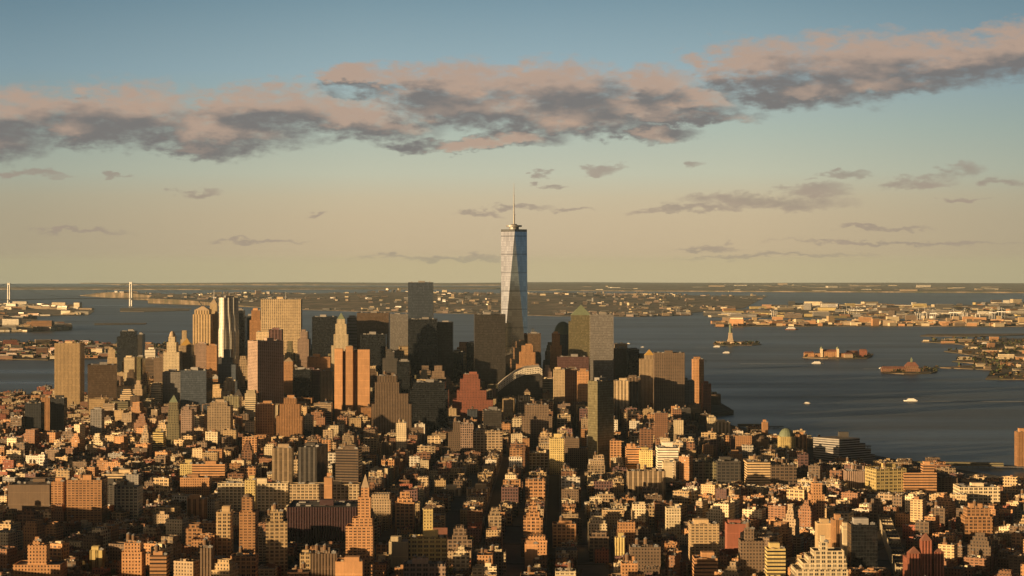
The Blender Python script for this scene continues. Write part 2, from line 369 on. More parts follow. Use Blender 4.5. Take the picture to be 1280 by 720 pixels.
L_st = land('staten_island_shore', [(185,17900),(300,16200),(375,15000),(440,14400),(520,14000),(600,13500),(700,12900),(800,12800),(862,13100),(858,13700),(930,15500),(960,23000),(100,23000),(190,19500)], hill=sthill)
L_by = land('port_shore', [(890,12700),(1000,12500),(1150,12300),(1500,12200),(1500,17500),(1200,17000),(1020,16300),(900,14600)])
L_pier = land('port_pier', [(893,10650),(1150,10700),(1500,10500),(1500,11700),(1180,11700),(1100,11600),(893,11500)])
L_lib = land('statue_island', [(892,8110),(905,8060),(940,8065),(952,8140),(948,8260),(925,8310),(896,8250)])
L_ell = land('station_island', [(1003,6980),(1035,6890),(1084,6920),(1090,7050),(1092,7260),(1010,7260)])
L_trm = land('terminal_shore', [(1102,5980),(1130,5920),(1164,5950),(1172,6050),(1172,6260),(1104,6280)])
L_jc = land('jersey_shore', [(1232,5650),(1500,5500),(1500,8900),(1330,8900),(1180,8700),(1152,8450),(1200,8200),(1214,7800),(1180,7500),(1224,7100),(1190,6700),(1230,6500),(1175,6280),(1240,6150)])
land('jersey_marsh', [(1150,9150),(1225,9100),(1290,9300),(1290,9500),(1160,9420)])
L_far = land('far_hills', [(640,29000),(900,27500),(1400,25500),(1600,64000),(660,64000)], hill=lambda x, y: 8 + 7 * math.sin(x / 2300 + y / 5000) + (12 + 10 * math.sin(x / 1700 + 1) if y > 36000 else 0), step=2500)
land('far_spit', [(-300,33000),(250,30500),(620,31500),(640,36000),(-300,36500)], hill=lambda x, y: 12, step=2500)
land('raritan_shore', [(150,44000),(640,42000),(660,64000),(100,64000)], hill=lambda x, y: 20 + 14 * math.sin(x / 1500), step=2500)

# ------------------------------------------------------------------ rooftop pieces
def make_tank_mesh():
    a = MB(); a.cone(0, 0, 3.0, 7.6, 2.0, 1.9, 10)
    b = MB(); b.cone(0, 0, 7.6, 9.3, 2.15, 0.05, 10)
    c = MB()
    for x, y in ((-1.3,-1.3),(1.3,-1.3),(1.3,1.3),(-1.3,1.3)): c.tube((x, y, 0), (x * 0.9, y * 0.9, 3.0), 0.18, 0.18, 4)
    c.box(0, 0, 2.75, 3.4, 3.4, 0.25)
    return a.mesh('water_tank', M_WOOD), b.mesh('tank_roof', M_METAL), c.mesh('tank_stand', M_METAL)
TANK = make_tank_mesh()
def add_tank(parent, x, y, z, s=1.0):
    o = bpy.data.objects.new('water_tank', TANK[0]); COL.objects.link(o); o.parent = parent; o.location = (x, y, z); o.scale = (s, s, s)
    for nm, me in (('tank_roof', TANK[1]), ('tank_stand', TANK[2])):
        k = bpy.data.objects.new(nm, me); COL.objects.link(k); k.parent = o
    return o
def duct_mesh(seed):
    rr = random.Random(seed); b = MB(); x, y = -.5, -.5
    for k in range(6):
        nx, ny = max(-.9, min(.9, x + rr.uniform(-.2, .75))), max(-.9, min(.9, y + rr.uniform(-.3, .7)))
        s = rr.uniform(.10, .26); b.box(x, y, 0, s, s * rr.uniform(.7, 1.6), rr.uniform(.5, 1.0)); b.tube((x, y, .3), (nx, y, .3), .035, .035, 4); b.tube((nx, y, .3), (nx, ny, .3), .035, .035, 4); x, y = nx, ny
        if x > .7: x = -.8
    b.tube((-.85, 0, .15), (.85, 0, .15), .03, .03, 4)
    return b.mesh('ductwork', [M_METAL, ROOFS[1], ROOFS[2], M_STONE][seed % 4])
mb = MB(); mb.box(0, 0, 0, 3.2, 2.2, 1.9); mb.cone(0, 0, 1.9, 2.3, 0.8, 0.8, 8)
HVAC = mb.mesh('cooling_unit', M_METAL)

DUCT = [duct_mesh(k) for k in range(8)]
def add_duct(rt, x, y, z, w_, d_, k):
    o = bpy.data.objects.new('ductwork', DUCT[k % 8]); COL.objects.link(o); o.parent = rt; o.location = (x, y, z); o.scale = (w_ / 2, d_ / 2, 2.4); o.rotation_euler[2] = 0
FOOT = []      # footprints taken: (cx, cy, radius-ish w, d, angle)
def taken(x, y, r_):
    for (cx, cy, hw, hd) in FOOT:
        if abs(x - cx) < hw + r_ and abs(y - cy) < hd + r_: return True
    return False
HV = []      # what each named building shows: left, right, top, foot, distance
LM = []        # landmarks for labels: (px, py, phrase)

def pz(py, y, x=0.0): return EYE - (py - PY0) / F * y

def tower(name, Y, t, tiers, style, colour, label, cat='building', rot=0.0, roof=None, top=None, spire=None, extras=1, group=None, lm=None, topmat=None, gz=None, styles=None, tanks=0):
    """one building: tiers = [(px left, px right, py top), ...] from the ground up, Y = how far its front is, t = its depth"""
    x0, x1, _ = tiers[0]; cpx = (x0 + x1) / 2
    cx, cy = pxX(cpx, Y), Y + t / 2
    base = (GZ if gz is None else gz) + zc(cx, cy)
    rt = empty(name, (cx, cy, base), R(rot)); tag(rt, label, cat, group)
    a = abs(R(rot)); wall = MB(); deck = MB(); z0 = -1.0; first = None; rr = random.Random(int(x0 * 7 + Y))
    u0 = rr.uniform(0, 90) // 1
    last = None
    for i, (a0, a1, yt) in enumerate(tiers):
        W = (a1 - a0) / F * Y; tt = t if i == 0 else max(W * 0.5, t * min(1, (W / first) ** 0.8))
        if a > 0.01: W_ = max(6, (W - tt * math.sin(a)) / math.cos(a))
        else: W_ = W
        if first is None: first = W
        ox = pxX((a0 + a1) / 2, Y) - cx; oy = -t / 2 + tt / 2 + (0 if i == 0 else (t - tt) * 0.25)
        ox, oy = ox * math.cos(-R(rot)) - oy * math.sin(-R(rot)) * 0, oy
        z1 = pz(yt, Y) - base
        P = rect(ox, oy, W_, tt)
        wall.prism(P, z0, z1, False, 0, u0); I = shrink(P, 0.6)
        wall.ring(P, I, z1, 0); wall.prism(I[::-1], z1 - 1.1, z1, False, 0, u0)
        deck.face([(x, y, z1 - 1.1) for x, y in I])
        last = (ox, oy, W_, tt, z1, z0); z0 = z1 - 1.2
    wall.build('wall', facade(style, colour), rt)
    deck.build('roof', ROOFS[roof if roof is not None else rr.choice([0, 1, 1, 3])], rt)
    ox, oy, W_, tt, z1, zb = last
    if top:
        kind, yt = top; zt = pz(yt, Y) - base; tm = topmat or M_COPPER; q_ = MB()
        if kind == 'pyramid': q_.prism(rect(ox, oy, W_, tt), z1, zt, False, 0, 0, rect(ox, oy, 0.4, 0.4)); q_.build('pyramid_roof', tm, rt)
        elif kind == 'stepped':
            for k in range(5): q_.box(ox, oy, z1 + (zt - z1) * k / 5, W_ * (1 - 0.19 * k), tt * (1 - 0.19 * k), (zt - z1) / 5)
            q_.build('stepped_roof', tm, rt)
        elif kind == 'dome': q_.dome(ox, oy, z1 - 1, min(W_, tt) / 2, zt - z1 + 1); q_.build('dome', tm, rt)
        elif kind == 'gable':
            q_.v += [(ox - W_/2, oy - tt/2, z1), (ox + W_/2, oy - tt/2, z1), (ox + W_/2, oy + tt/2, z1), (ox - W_/2, oy + tt/2, z1), (ox - W_/2, oy, zt), (ox + W_/2, oy, zt)]
            for f_ in ([0,1,5,4],[2,3,4,5],[1,2,5],[3,0,4]): q_.f.append(f_); q_.uv += [(0,0)] * len(f_); q_.mi.append(0)
            q_.build('gable_roof', tm, rt)
        z1 = zt
    elif extras:
        pw = min(W_ * 0.55, 16); pd = min(tt * 0.5, 12); ph = rr.uniform(3, 6)
        bx = ox + rr.uniform(-0.15, 0.15) * W_; by = oy + rr.uniform(-0.1, 0.15) * tt
        q_ = MB(); q_.box(bx, by, z1 - 1.1, pw, pd, ph + 1.1); q_.build('penthouse', facade('blind', colour if style != 'glass' else 'grey'), rt)
        for k in range(1 + int(W_ > 30)):
            h_ = bpy.data.objects.new('cooling_unit', HVAC); COL.objects.link(h_); h_.parent = rt
            h_.location = (ox + (-1 if k else 1) * W_ * 0.36, oy - tt * 0.2, z1 - 1.1); h_.scale = (1.4, 1.4, 1.4)
    for k in range(tanks): add_tank(rt, ox + (k - (tanks - 1) / 2) * min(9, W_ * 0.3) - W_ * 0.12, oy - tt * 0.22, z1 - 1.1, rr.uniform(1.0, 1.3))
    if not top: add_duct(rt, ox, oy, z1 - 1.1, W_ * .85, tt * .85, int(x0))
    if spire:
        spx, syt, r0 = spire; q_ = MB(); zt = pz(syt, Y) - base
        q_.tube((pxX(spx, Y) - cx, oy, z1 - 2), (pxX(spx, Y) - cx, oy, zt), r0, r0 * 0.25, 6); q_.build('mast', M_METAL, rt)
    c_, s_ = abs(math.cos(R(rot))), abs(math.sin(R(rot))); Wf = (x1 - x0) / F * Y
    FOOT.append((cx, cy, Wf / 2, (t * c_ + Wf * s_) / 2 + 2))
    if lm: LM.append((cpx, tiers[-1][2], lm, Y))
    HV.append((x0, x1, tiers[-1][2], PY0 + F * (EYE - GZ) / Y, Y))
    return rt


# ================================================================== the tall tower with the mast
def glass_mat(name, col, rough=0.12, metal=0.9, lines=4.0):
    m, q, bs = new_mat(name)
    uvn = q.n('ShaderNodeUVMap', uv_map='metres'); sp = q.n('ShaderNodeSeparateXYZ'); m.node_tree.links.new(uvn.outputs[0], sp.inputs[0])
    f1 = q.m('LESS_THAN', q.m('FRACT', q.m('DIVIDE', sp.outputs[1], lines)), 0.2)
    f2 = q.m('LESS_THAN', q.m('FRACT', q.m('DIVIDE', sp.outputs[1], lines * 11)), 0.07)
    f3 = q.m('LESS_THAN', q.m('FRACT', q.m('DIVIDE', sp.outputs[0], 1.6)), 0.12)
    nz = q.noise(q.v('MULTIPLY', uvn.outputs[0], (0.03, 0.012, 1)), 1.0, 4, 0.6)
    w = q.m('MULTIPLY', q.m('MULTIPLY_ADD', nz.outputs['Fac'], 0.4, 0.8), q.m('SUBTRACT', 1.0, q.m('ADD', q.m('MULTIPLY', q.m('MAXIMUM', f1, f3), 0.34), q.m('MULTIPLY', f2, 0.35))))
    cl_ = q.n('ShaderNodeTexWhiteNoise', noise_dimensions='2D'); m.node_tree.links.new(q.v('FLOOR', q.v('MULTIPLY', uvn.outputs[0], (0.16, 0.083, 1))), cl_.inputs['Vector']); w = q.m('MULTIPLY', w, q.m('MULTIPLY_ADD', cl_.outputs['Value'], 0.28, 0.84))
    wc = q.n('ShaderNodeVectorMath', operation='SCALE'); wc.inputs[0].default_value = col; m.node_tree.links.new(w, wc.inputs['Scale'])
    m.node_tree.links.new(wc.outputs[0], bs.inputs['Base Color']); bs.inputs['Metallic'].default_value = metal
    m.node_tree.links.new(q.m('MULTIPLY_ADD', f1, 0.02, rough), bs.inputs['Roughness']); return m
M_GL = glass_mat('tower_glass', (0.55, 0.55, 0.54), 0.03, 0.96)
M_GLD = glass_mat('dark_glass', (0.16, 0.17, 0.18), 0.2, 0.7)
def trade_tower():
    cx, Y = pxX(642.5, 4607), 4607; base = GZ + zc(cx, Y); rt = empty('glass_skyscraper', (cx, Y + 31, base), R(3))
    tag(rt, 'tallest skyscraper, tapering faceted glass tower topped by a long thin mast', 'skyscraper')
    h, r_, zb, zt = 31.5, 31.5, 57.0, 417 - 3 - 6.0
    p = MB(); p.prism(rect(0, 0, 2*h, 2*h), -1, zb, True); p.build('podium', M_GLD, rt)
    s = MB(); B = [(-h,-h),(h,-h),(h,h),(-h,h)]; Tt = [(0,-r_),(r_,0),(0,r_),(-r_,0)]
    for i in range(4):
        j = (i + 1) % 4
        a, b, c = (*B[i], zb), (*B[j], zb), (*Tt[i], zt); s.face([a, b, c], [(0, zb), (2*h, zb), (h, zt)])
        d = (*Tt[j], zt); s.face([b, d, c], [(h, zb), (2*h, zt), (0, zt)])
    s.build('glass_shaft', M_GL, rt)
    q = MB(); q.prism(Tt, zt, zt + 6, False); I = shrink(Tt, 0.8); q.ring(Tt, I, zt + 6); q.prism(I[::-1], zt, zt + 6, False); q.build('parapet', M_GLD, rt)
    q = MB(); q.face([(x, y, zt + 1) for x, y in I]); q.build('roof', ROOFS[1], rt)
    q = MB(); q.cone(0, 0, zt + 1, zt + 12, 12, 12, 20); q.cone(0, 0, zt + 12, zt + 16, 19, 19, 24); q.cone(0, 0, zt+16, zt+19, 9, 6, 16); q.build('antenna_ring', M_METAL, rt)
    q = MB(); z = zt + 18
    for k, (hh, ra, rb) in enumerate(((24, 2.3, 2.0), (24, 1.7, 1.4), (22, 1.2, 1.0), (18, 0.8, 0.6), (11, 0.45, 0.3))):
        q.tube((0, 0, z), (0, 0, z + hh), ra, rb, 8); q.cone(0, 0, z + hh - 1, z + hh, ra * 1.5, ra * 1.5, 8); z += hh
    q.build('mast', M_METAL, rt)
    FOOT.append((cx, Y + 31, 34, 34)); LM.append((642, 300, 'the tall mast tower', 4607))
trade_tower()
T = tower
S, O, A_, L = 'skyscraper', 'office_tower', 'apartment_tower', 'loft_block'
# ------------------------------------------------------------------ financial district, left to right
T('slab_tower', 4250, 45, [(68,100,429)], 'pier', 'buff', 'tan windowless-looking slab tower with vertical fins beside the east river', S, extras=1, lm='the riverside slab tower')
T('office_tower', 4080, 50, [(105,145,456)], 'glass', 'brown', 'wide dark brown glass block beside the riverside slab tower', O, rot=10, lm='the dark brown glass block')
T('office_tower', 3700, 25, [(52,62,497)], 'pier', 'orange', 'thin orange slab end lit between two dark low blocks', O)
T('apartment_tower', 3650, 25, [(63,80,498)], 'slab', 'black', 'dark short block joined right of the thin orange slab', A_)
T('apartment_tower', 3620, 30, [(31,51,504)], 'slab', 'black', 'dark short block joined left of the thin orange slab', A_)
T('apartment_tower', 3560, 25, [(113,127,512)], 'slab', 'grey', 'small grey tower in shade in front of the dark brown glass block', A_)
T('office_tower', 5650, 45, [(146,175,421),(150,169,414)], 'glass', 'black', 'dark distant tower silhouette with stepped top near the harbour', O, lm='the dark harbour tower')
T('office_tower', 5300, 40, [(172,178,418)], 'glass', 'dark', 'thin dark tower right of the stepped harbour silhouette', O)
T('office_tower', 4900, 45, [(130,146,447),(131,143,437)], 'punch', 'sand', 'tan stepped tower with a bright yellow left edge', O, rot=12)
T('office_tower', 4800, 30, [(155,168,447)], 'punch', 'cream', 'narrow pale cream slab, brightest of its cluster left of the grey towers', O)
T('office_tower', 4850, 40, [(168,178,446)], 'glass', 'olive', 'narrow olive glass tower right of the pale cream slab', O)
T('office_tower', 5050, 40, [(177,192,449)], 'ribbon', 'brown', 'brown banded tower below a white flat-topped block', O)
T('office_tower', 5250, 40, [(181,194,437)], 'ribbon', 'white', 'small white flat-topped block above the brown banded tower', O)
T('office_tower', 4700, 50, [(192,210,447)], 'punch', 'brown', 'broad brown tower in half shade left of the cupola tower', O)
T('municipal_tower', 4250, 40, [(204,224,440),(208,220,428),(210,218,421)], 'punch', 'cream', 'cream stepped tower with a columned drum and cupola', S, top=('dome', 414), topmat=M_STONE, lm='the cupola tower')
T('courthouse_tower', 4300, 40, [(223,241,445),(225,239,432)], 'punch', 'tan', 'tan square courthouse tower under a pyramid roof', S, top=('pyramid', 423), topmat=M_GOLD, lm='the pyramid courthouse')
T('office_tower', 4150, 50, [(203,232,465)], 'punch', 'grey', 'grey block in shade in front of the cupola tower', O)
T('office_tower', 4020, 45, [(225,262,463)], 'glass', 'blue', 'dark blue-grey glass block in front of the columned bank tower', O, rot=-8)
T('bank_tower', 4900, 50, [(241,263,393),(243,261,388)], 'column', 'buff', 'tan bank tower with tall pilasters left of the art deco spire', S, top=('stepped', 383), topmat=M_STONE, lm='the columned bank tower')
T('art_deco_tower', 4966, 38, [(256,275,410),(259,273,392),(262,271,380)], 'pier', 'sand', 'slim art deco tower with a needle spire', S, top=('pyramid', 373), topmat=M_STONE, spire=(266.5, 362, 1.6), lm='the needle spire tower')
T('office_tower', 4700, 40, [(243,258,430)], 'punch', 'pink', 'small pinkish tower at the foot of the columned bank tower', O)
T('office_tower', 4650, 40, [(258,271,432)], 'punch', 'orange', 'small orange tower at the foot of the needle spire tower', O)
# rippling steel apartment tower
def ripple_tower():
    Y = 4454; x0, x1 = 271, 298; cx = pxX((x0 + x1) / 2, Y); base = GZ + zc(cx, Y); W = (x1 - x0) / F * Y; t = 34
    rt = empty('rippling_skyscraper', (cx, Y + t/2, base), R(29)); tag(rt, 'slender skyscraper in rippling stainless steel, bright left face and dark right face', 'skyscraper')
    W = (W - t * math.sin(R(29))) / math.cos(R(29)); top = pz(372, Y) - base; b = MB(); n = 12; K = 36; rows = []
    for k in range(K + 1):
        z = -1 + (top + 1) * k / K; f = 1.0 if z < top * 0.72 else 0.94; P = []
        for (ax, ay, bx, by) in ((-1,-1,1,-1),(1,-1,1,1),(1,1,-1,1),(-1,1,-1,-1)):
            for i in range(n):
                u = i / n; x = (ax + (bx - ax) * u) * W / 2 * f; y = (ay + (by - ay) * u) * t / 2 * f
                r_ = 1.5 * math.sin(i * math.pi * 2 / 4 + math.sin(z / 31) * 1.3) * math.sin(math.pi * u)
                nx, ny = (by - ay) / 2, -(bx - ax) / 2; P.append((x + nx * r_, y + ny * r_, z))
        rows.append(P)
    N = 4 * n
    b.v = [p for r_ in rows for p in r_]
    for k in range(K):
        for i in range(N):
            j = (i + 1) % N; b.f.append([k*N+i, k*N+j, (k+1)*N+j, (k+1)*N+i]); z0, z1 = rows[k][0][2], rows[k+1][0][2]
            b.uv += [(i*2.6, z0), (i*2.6+2.6, z0), (i*2.6+2.6, z1), (i*2.6, z1)]; b.mi.append(0)
    m, q, bs = new_mat('rippled_steel'); uvn = q.n('ShaderNodeUVMap', uv_map='metres'); sp = q.n('ShaderNodeSeparateXYZ'); m.node_tree.links.new(uvn.outputs[0], sp.inputs[0])
    win = q.m('MULTIPLY', q.m('LESS_THAN', q.m('FRACT', q.m('DIVIDE', sp.outputs[0], 2.6)), 0.42), q.m('LESS_THAN', q.m('FRACT', q.m('DIVIDE', sp.outputs[1], 3.3)), 0.55))
    m.node_tree.links.new(q.mix(win, (0.62, 0.60, 0.52, 1), (0.05, 0.05, 0.055, 1)), bs.inputs['Base Color']); bs.inputs['Metallic'].default_value = 0.25; bs.inputs['Roughness'].default_value = 0.5
    b.build('wall', m, rt); q = MB(); q.face([rows[-1][i] for i in range(N)]); q.build('roof', ROOFS[1], rt)
    q = MB(); q.box(0, 0, top - 0.5, W * 0.5, t * 0.4, 5); q.build('penthouse', M_METAL, rt)
    FOOT.append((cx, Y + t/2, 26, 26)); LM.append((285, 372, 'the rippling steel tower', Y))
ripple_tower()
T('office_tower', 4950, 45, [(294,306,397),(296,304,388)], 'glass', 'black', 'black tower peeping out right behind the rippling steel tower', O)
T('office_tower', 5050, 40, [(305,315,395)], 'glass', 'blue', 'thin bluish dark tower left of the great white grid tower', O)
T('office_tower', 4930, 40, [(312,327,400),(314,325,388)], 'pier', 'orange', 'orange-tan tower touching the left edge of the white grid tower', O)
T('grid_tower', 4873, 34, [(326,376,374)], 'grid', 'sand', 'great pale slab tower covered in a square grid of windows', S, spire=(356, 364, 0.9), lm='the white grid tower')
T('civic_annex', 4400, 30, [(320,337,415)], 'punch', 'sand', 'pale low-topped tower in front of the left part of the grid tower', O)
T('federal_tower', 3935, 42, [(308,353,426)], 'slab', 'pink', 'broad federal office slab, pinkish lit face with bands and a dark right side', S, rot=36, lm='the pink federal slab')
T('federal_annex', 4050, 30, [(336,352,412)], 'column', 'plum', 'plum-brown tower head rising behind the pink federal slab', O)
T('office_tower', 4350, 40, [(352,368,462),(354,366,452)], 'punch', 'orange', 'orange tower with a small pyramid top right of the pink federal slab', O, top=('pyramid', 447), topmat=M_STONE)
T('office_tower', 4180, 50, [(366,388,462)], 'glass', 'black', 'black glass block right of the small orange pyramid tower', O)
T('office_tower', 4700, 45, [(372,386,424),(375,384,415)], 'punch', 'pink', 'pinkish stepped tower left of the black box tower', O)
T('black_box_tower', 4850, 45, [(390,420,396)], 'glass', 'black', 'black box-shaped tower with flat top left of the cathedral-like tower', S, lm='the black box tower')
T('office_tower', 4450, 40, [(384,413,446)], 'punch', 'orange', 'low orange block at the foot of the black box tower', O)
T('office_tower', 4250, 40, [(378,400,462)], 'punch', 'plum', 'plum-coloured block in front of the low orange block', O)
T('office_tower', 4120, 35, [(400,416,464)], 'pier', 'tan', 'tan finned block left of the three windowless shafts', O)
T('gothic_tower', 4417, 28, [(414,440,432),(417,435,418),(419,433,405),(421,431,399)], 'pier', 'cream', 'cream gothic tower with setbacks and a green pyramid crown', S, top=('pyramid', 391), topmat=M_COPPER, lm='the gothic tower')
# three windowless shafts
def exchange():
    Y = 3916; cx = pxX(440, Y); base = GZ + zc(cx, Y); rt = empty('windowless_tower', (cx, Y + 30, base), 0); tag(rt, 'windowless orange stone tower of three bright shafts with dark slots between', 'skyscraper')
    k = Y / F; top = pz(437, Y) - base
    b = MB(); b.box(0, 6, -1, 40 * k, 46, top - 4); b.build('wall', facade('blind', 'brown'), rt)
    for (a, c, yt) in ((418, 428, 436), (432, 441, 433), (447, 462, 437)):
        s = MB(); s.box(pxX((a + c) / 2, Y) - cx, -21, -1, (c - a) * k, 16, pz(yt, Y) - base + 1); s.build('shaft', facade('blind', 'orange'), rt)
    s = MB(); s.box(0, 8, top - 5, 20 * k, 20, 4); s.build('penthouse', facade('blind', 'brown'), rt)
    FOOT.append((cx, Y + 30, 40, 36)); LM.append((440, 436, 'the windowless tower', Y)); HV.append((418, 462, 434, 531, Y))
exchange()
T('office_tower', 5000, 45, [(434,448,397)], 'ribbon', 'grey', 'grey banded tower behind the gothic tower', O)
T('office_tower', 4950, 50, [(446,486,391)], 'glass', 'brown', 'broad brown glass box with a flat top right of the gothic tower', S, lm='the brown glass box')
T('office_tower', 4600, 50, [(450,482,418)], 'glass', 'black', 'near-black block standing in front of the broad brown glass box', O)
T('office_tower', 5550, 50, [(485,511,393)], 'glass', 'grey', 'hazy grey glass tower between the brown box and the slim memorial tower', O)
T('office_tower', 4350, 45, [(478,497,448),(482,493,440)], 'punch', 'dark', 'dark stepped block left of the slim memorial tower foot', O)
T('office_tower', 4300, 40, [(496,512,452)], 'glass', 'black', 'small black block against the slim memorial tower foot', O)
T('memorial_tower', 4763, 46, [(510,541,353)], 'glass', 'blue', 'tall slim flat-topped glass tower, second tallest, left of the mast tower', S, lm='the slim memorial tower')
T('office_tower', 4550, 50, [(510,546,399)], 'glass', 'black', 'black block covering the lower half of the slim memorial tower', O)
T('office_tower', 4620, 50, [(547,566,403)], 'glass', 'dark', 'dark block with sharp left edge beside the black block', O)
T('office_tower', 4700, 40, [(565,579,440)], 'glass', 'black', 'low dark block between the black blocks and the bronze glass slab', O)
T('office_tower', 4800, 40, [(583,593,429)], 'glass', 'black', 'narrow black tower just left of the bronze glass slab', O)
T('bronze_slab', 4489, 40, [(592,632,393)], 'glass', 'dark', 'dark bronze glass slab filling the gap left of the mast tower', S, rot=4, styles=None, lm='the bronze glass slab')
T('office_tower', 4850, 45, [(656,676,417)], 'glass', 'brown', 'brown glass tower just right behind the mast tower', O)
T('telephone_tower', 4474, 40, [(645,673,455),(649,669,440),(652,666,432)], 'pier', 'orange', 'orange brick art deco tower in front of the mast tower foot', S, lm='the orange brick deco tower')
# dark block under a sloping sunlit roof
def slope_block():
    Y = 4250; cx = pxX(650, Y); base = GZ + zc(cx, Y); k = Y / F; rt = empty('sloped_roof_block', (cx, Y + 30, base), 0)
    tag(rt, 'dark glass block under a sloping pale sunlit roof below the mast tower', 'office tower')
    P = [(-28, 483), (-20, 476), (-6, 466), (6, 461), (24, 459), (28, 462)]; w = MB(); zz = [pz(y, Y) - base for _, y in P]; xs = [x * k for x, _ in P]
    fr = [(xs[0], -30, -1)] + [(xs[-1], -30, -1)] + [(xs[i], -30, zz[i]) for i in range(5, -1, -1)]; w.face(fr, [(x, z) for x, _, z in fr])
    bk = [(x, 30, z) for x, _, z in fr][::-1]; w.face(bk, [(x, z) for x, _, z in bk])
    w.face([(xs[0], 30, -1), (xs[0], -30, -1), (xs[0], -30, zz[0]), (xs[0], 30, zz[0])], [(0,0),(60,0),(60,zz[0]),(0,zz[0])]); w.face([(xs[-1], -30, -1), (xs[-1], 30, -1), (xs[-1], 30, zz[-1]), (xs[-1], -30, zz[-1])], [(0,0),(60,0),(60,zz[-1]),(0,zz[-1])])
    w.build('wall', facade('glass', 'dark'), rt); r_ = MB(); band = MB()
    for i in range(5):
        h0, h1 = 17.0, 17.0
        a, b, c, d = (xs[i], -30.6, zz[i] + 1), (xs[i+1], -30.6, zz[i+1] + 1), (xs[i+1], -14, zz[i+1] + 2), (xs[i], -14, zz[i] + 2)
        band.face([(xs[i], -30.6, zz[i] - 13), (xs[i+1], -30.6, zz[i+1] - 13), b, a], [(xs[i], 0), (xs[i+1], 0), (xs[i+1], 14), (xs[i], 14)])
        r_.face([a, b, c, d], [(0,0)]*4); r_.face([d, c, (xs[i+1], 30, zz[i+1] + 3), (xs[i], 30, zz[i] + 3)], [(0,0)]*4)
    r_.build('roof', ROOFS[5], rt); band.build('sunlit_roof_band', facade('loft', 'white'), rt); FOOT.append((cx, Y + 30, 52, 34)); LM.append((650, 470, 'the sloping sunlit roof', Y)); HV.append((622, 678, 461, 515, Y))  # white strip added along the front so the roof edge looks sunlit
slope_block()
T('office_tower', 4600, 40, [(688,702,432),(690,700,417)], 'punch', 'orange', 'narrow orange stepped tower left of the dark domed tower', O)
T('domed_tower', 4700, 44, [(692,716,418)], 'glass', 'blue', 'dark blue-green glass tower under a round copper dome', S, top=('dome', 402), lm='the domed tower')
T('pyramid_tower', 4560, 46, [(711,741,402),(714,739,394)], 'glass', 'olive', 'olive stone and glass tower under a stepped pyramid', S, top=('pyramid', 381), topmat=M_COPPER, lm='the pyramid tower')
T('curved_tower', 4443, 50, [(738,767,393)], 'glass', 'grey', 'smooth grey glass slab right of the pyramid tower', S, lm='the smooth glass slab')
T('office_tower', 4350, 40, [(697,736,446)], 'glass', 'plum', 'plum glass block below the domed tower', O)
T('apartment_tower', 4120, 35, [(692,706,462)], 'punch', 'sand', 'sandy apartment tower at the left end of the riverside row', A_)
T('apartment_tower', 4150, 35, [(706,722,461)], 'slab', 'brown', 'brown apartment tower second in the riverside row', A_)
T('apartment_tower', 4100, 35, [(722,736,464)], 'punch', 'orange', 'orange apartment tower right end of the row under the pyramid tower', A_)
T('hotel_tower', 3042, 22, [(735,768,476)], 'glass', 'olive', 'tall olive glass hotel tower standing alone among the lofts, dark right side', S, rot=42, spire=(752,470,0.8), lm='the lone glass hotel')
T('office_tower', 4800, 40, [(767,791,436)], 'glass', 'brown', 'brown block right of the smooth glass slab', O)
T('office_tower', 4650, 40, [(784,799,437)], 'glass', 'black', 'small black tower right of the brown block', O)
T('apartment_tower', 3950, 30, [(768,786,476)], 'column', 'sand', 'sandy ribbed apartment slab right of the lone glass hotel', A_)
T('apartment_tower', 4000, 30, [(783,801,472)], 'column', 'brown', 'brown ribbed apartment slab beside the sandy ribbed one', A_)
T('office_tower', 4200, 30, [(800,822,449),(806,818,444)], 'pier', 'tan', 'grey-tan finned tower under a gilded pyramid', S, top=('pyramid', 437), topmat=M_GOLD, lm='the gilded pyramid tower')
T('apartment_tower', 4050, 35, [(818,856,441)], 'slab', 'brown', 'broad brown-grey apartment slab right of the gilded pyramid tower', A_, rot=0, lm='the broad brown slab')
T('apartment_tower', 4080, 30, [(848,868,476)], 'punch', 'grey', 'low grey tower between the broad brown slab and the brick tower', A_)
T('brick_tower', 4150, 24, [(866,880,449)], 'punch', 'orange', 'orange brick tower at the river end of the skyline', A_, spire=(883,458,0.8), lm='the river end brick tower')
T('brick_tower', 4120, 24, [(879,889,480)], 'punch', 'red', 'shorter red brick tower joined right of the river end tower', A_)
# ------------------------------------------------------------------ middle distance
T('art_deco_block', 3575, 50, [(464,514,505),(468,510,492),(468,499,478),(471,496,470)], 'pier', 'brown', 'massive red-brown stepped art deco block left of centre', O, roof=4, lm='the red-brown deco block', tanks=1)
T('loft_tower', 3300, 22, [(495,508,529)], 'punch', 'cream', 'bright cream slim loft in front of the red-brown deco block', L, tanks=1)
T('office_tower', 3700, 60, [(512,560,488),(516,556,478)], 'glass', 'black', 'wide black block between the deco block and the red ziggurat', O, lm='the wide black block')
T('ziggurat_block', 3931, 60, [(562,618,512),(566,616,500),(571,608,488),(575,600,474),(579,598,468)], 'punch', 'red', 'red brick ziggurat with many setbacks', O, roof=4, lm='the red ziggurat', tanks=0)
T('office_tower', 3500, 30, [(604,627,513)], 'glass', 'dark', 'small dark cube block in front of the red ziggurat', O)
T('loft_tower', 3250, 30, [(552,575,560),(560,575,540),(566,575,528)], 'punch', 'brown', 'brown loft climbing in three steps beside the street canyon', L, tanks=1)
T('loft_block', 3300, 35, [(574,592,530)], 'loft', 'pink', 'pinkish loft block left of the tan grid loft', L, tanks=1)
T('loft_block', 3280, 40, [(591,628,538)], 'big', 'tan', 'tan grid-windowed loft above the street canyon', L, lm='the tan grid loft', tanks=2)
T('office_tower', 3420, 45, [(652,690,520),(656,686,506)], 'slab', 'brown', 'dark brown stepped block with sunlit penthouses', O, lm='the dark brown stepped block', tanks=1)
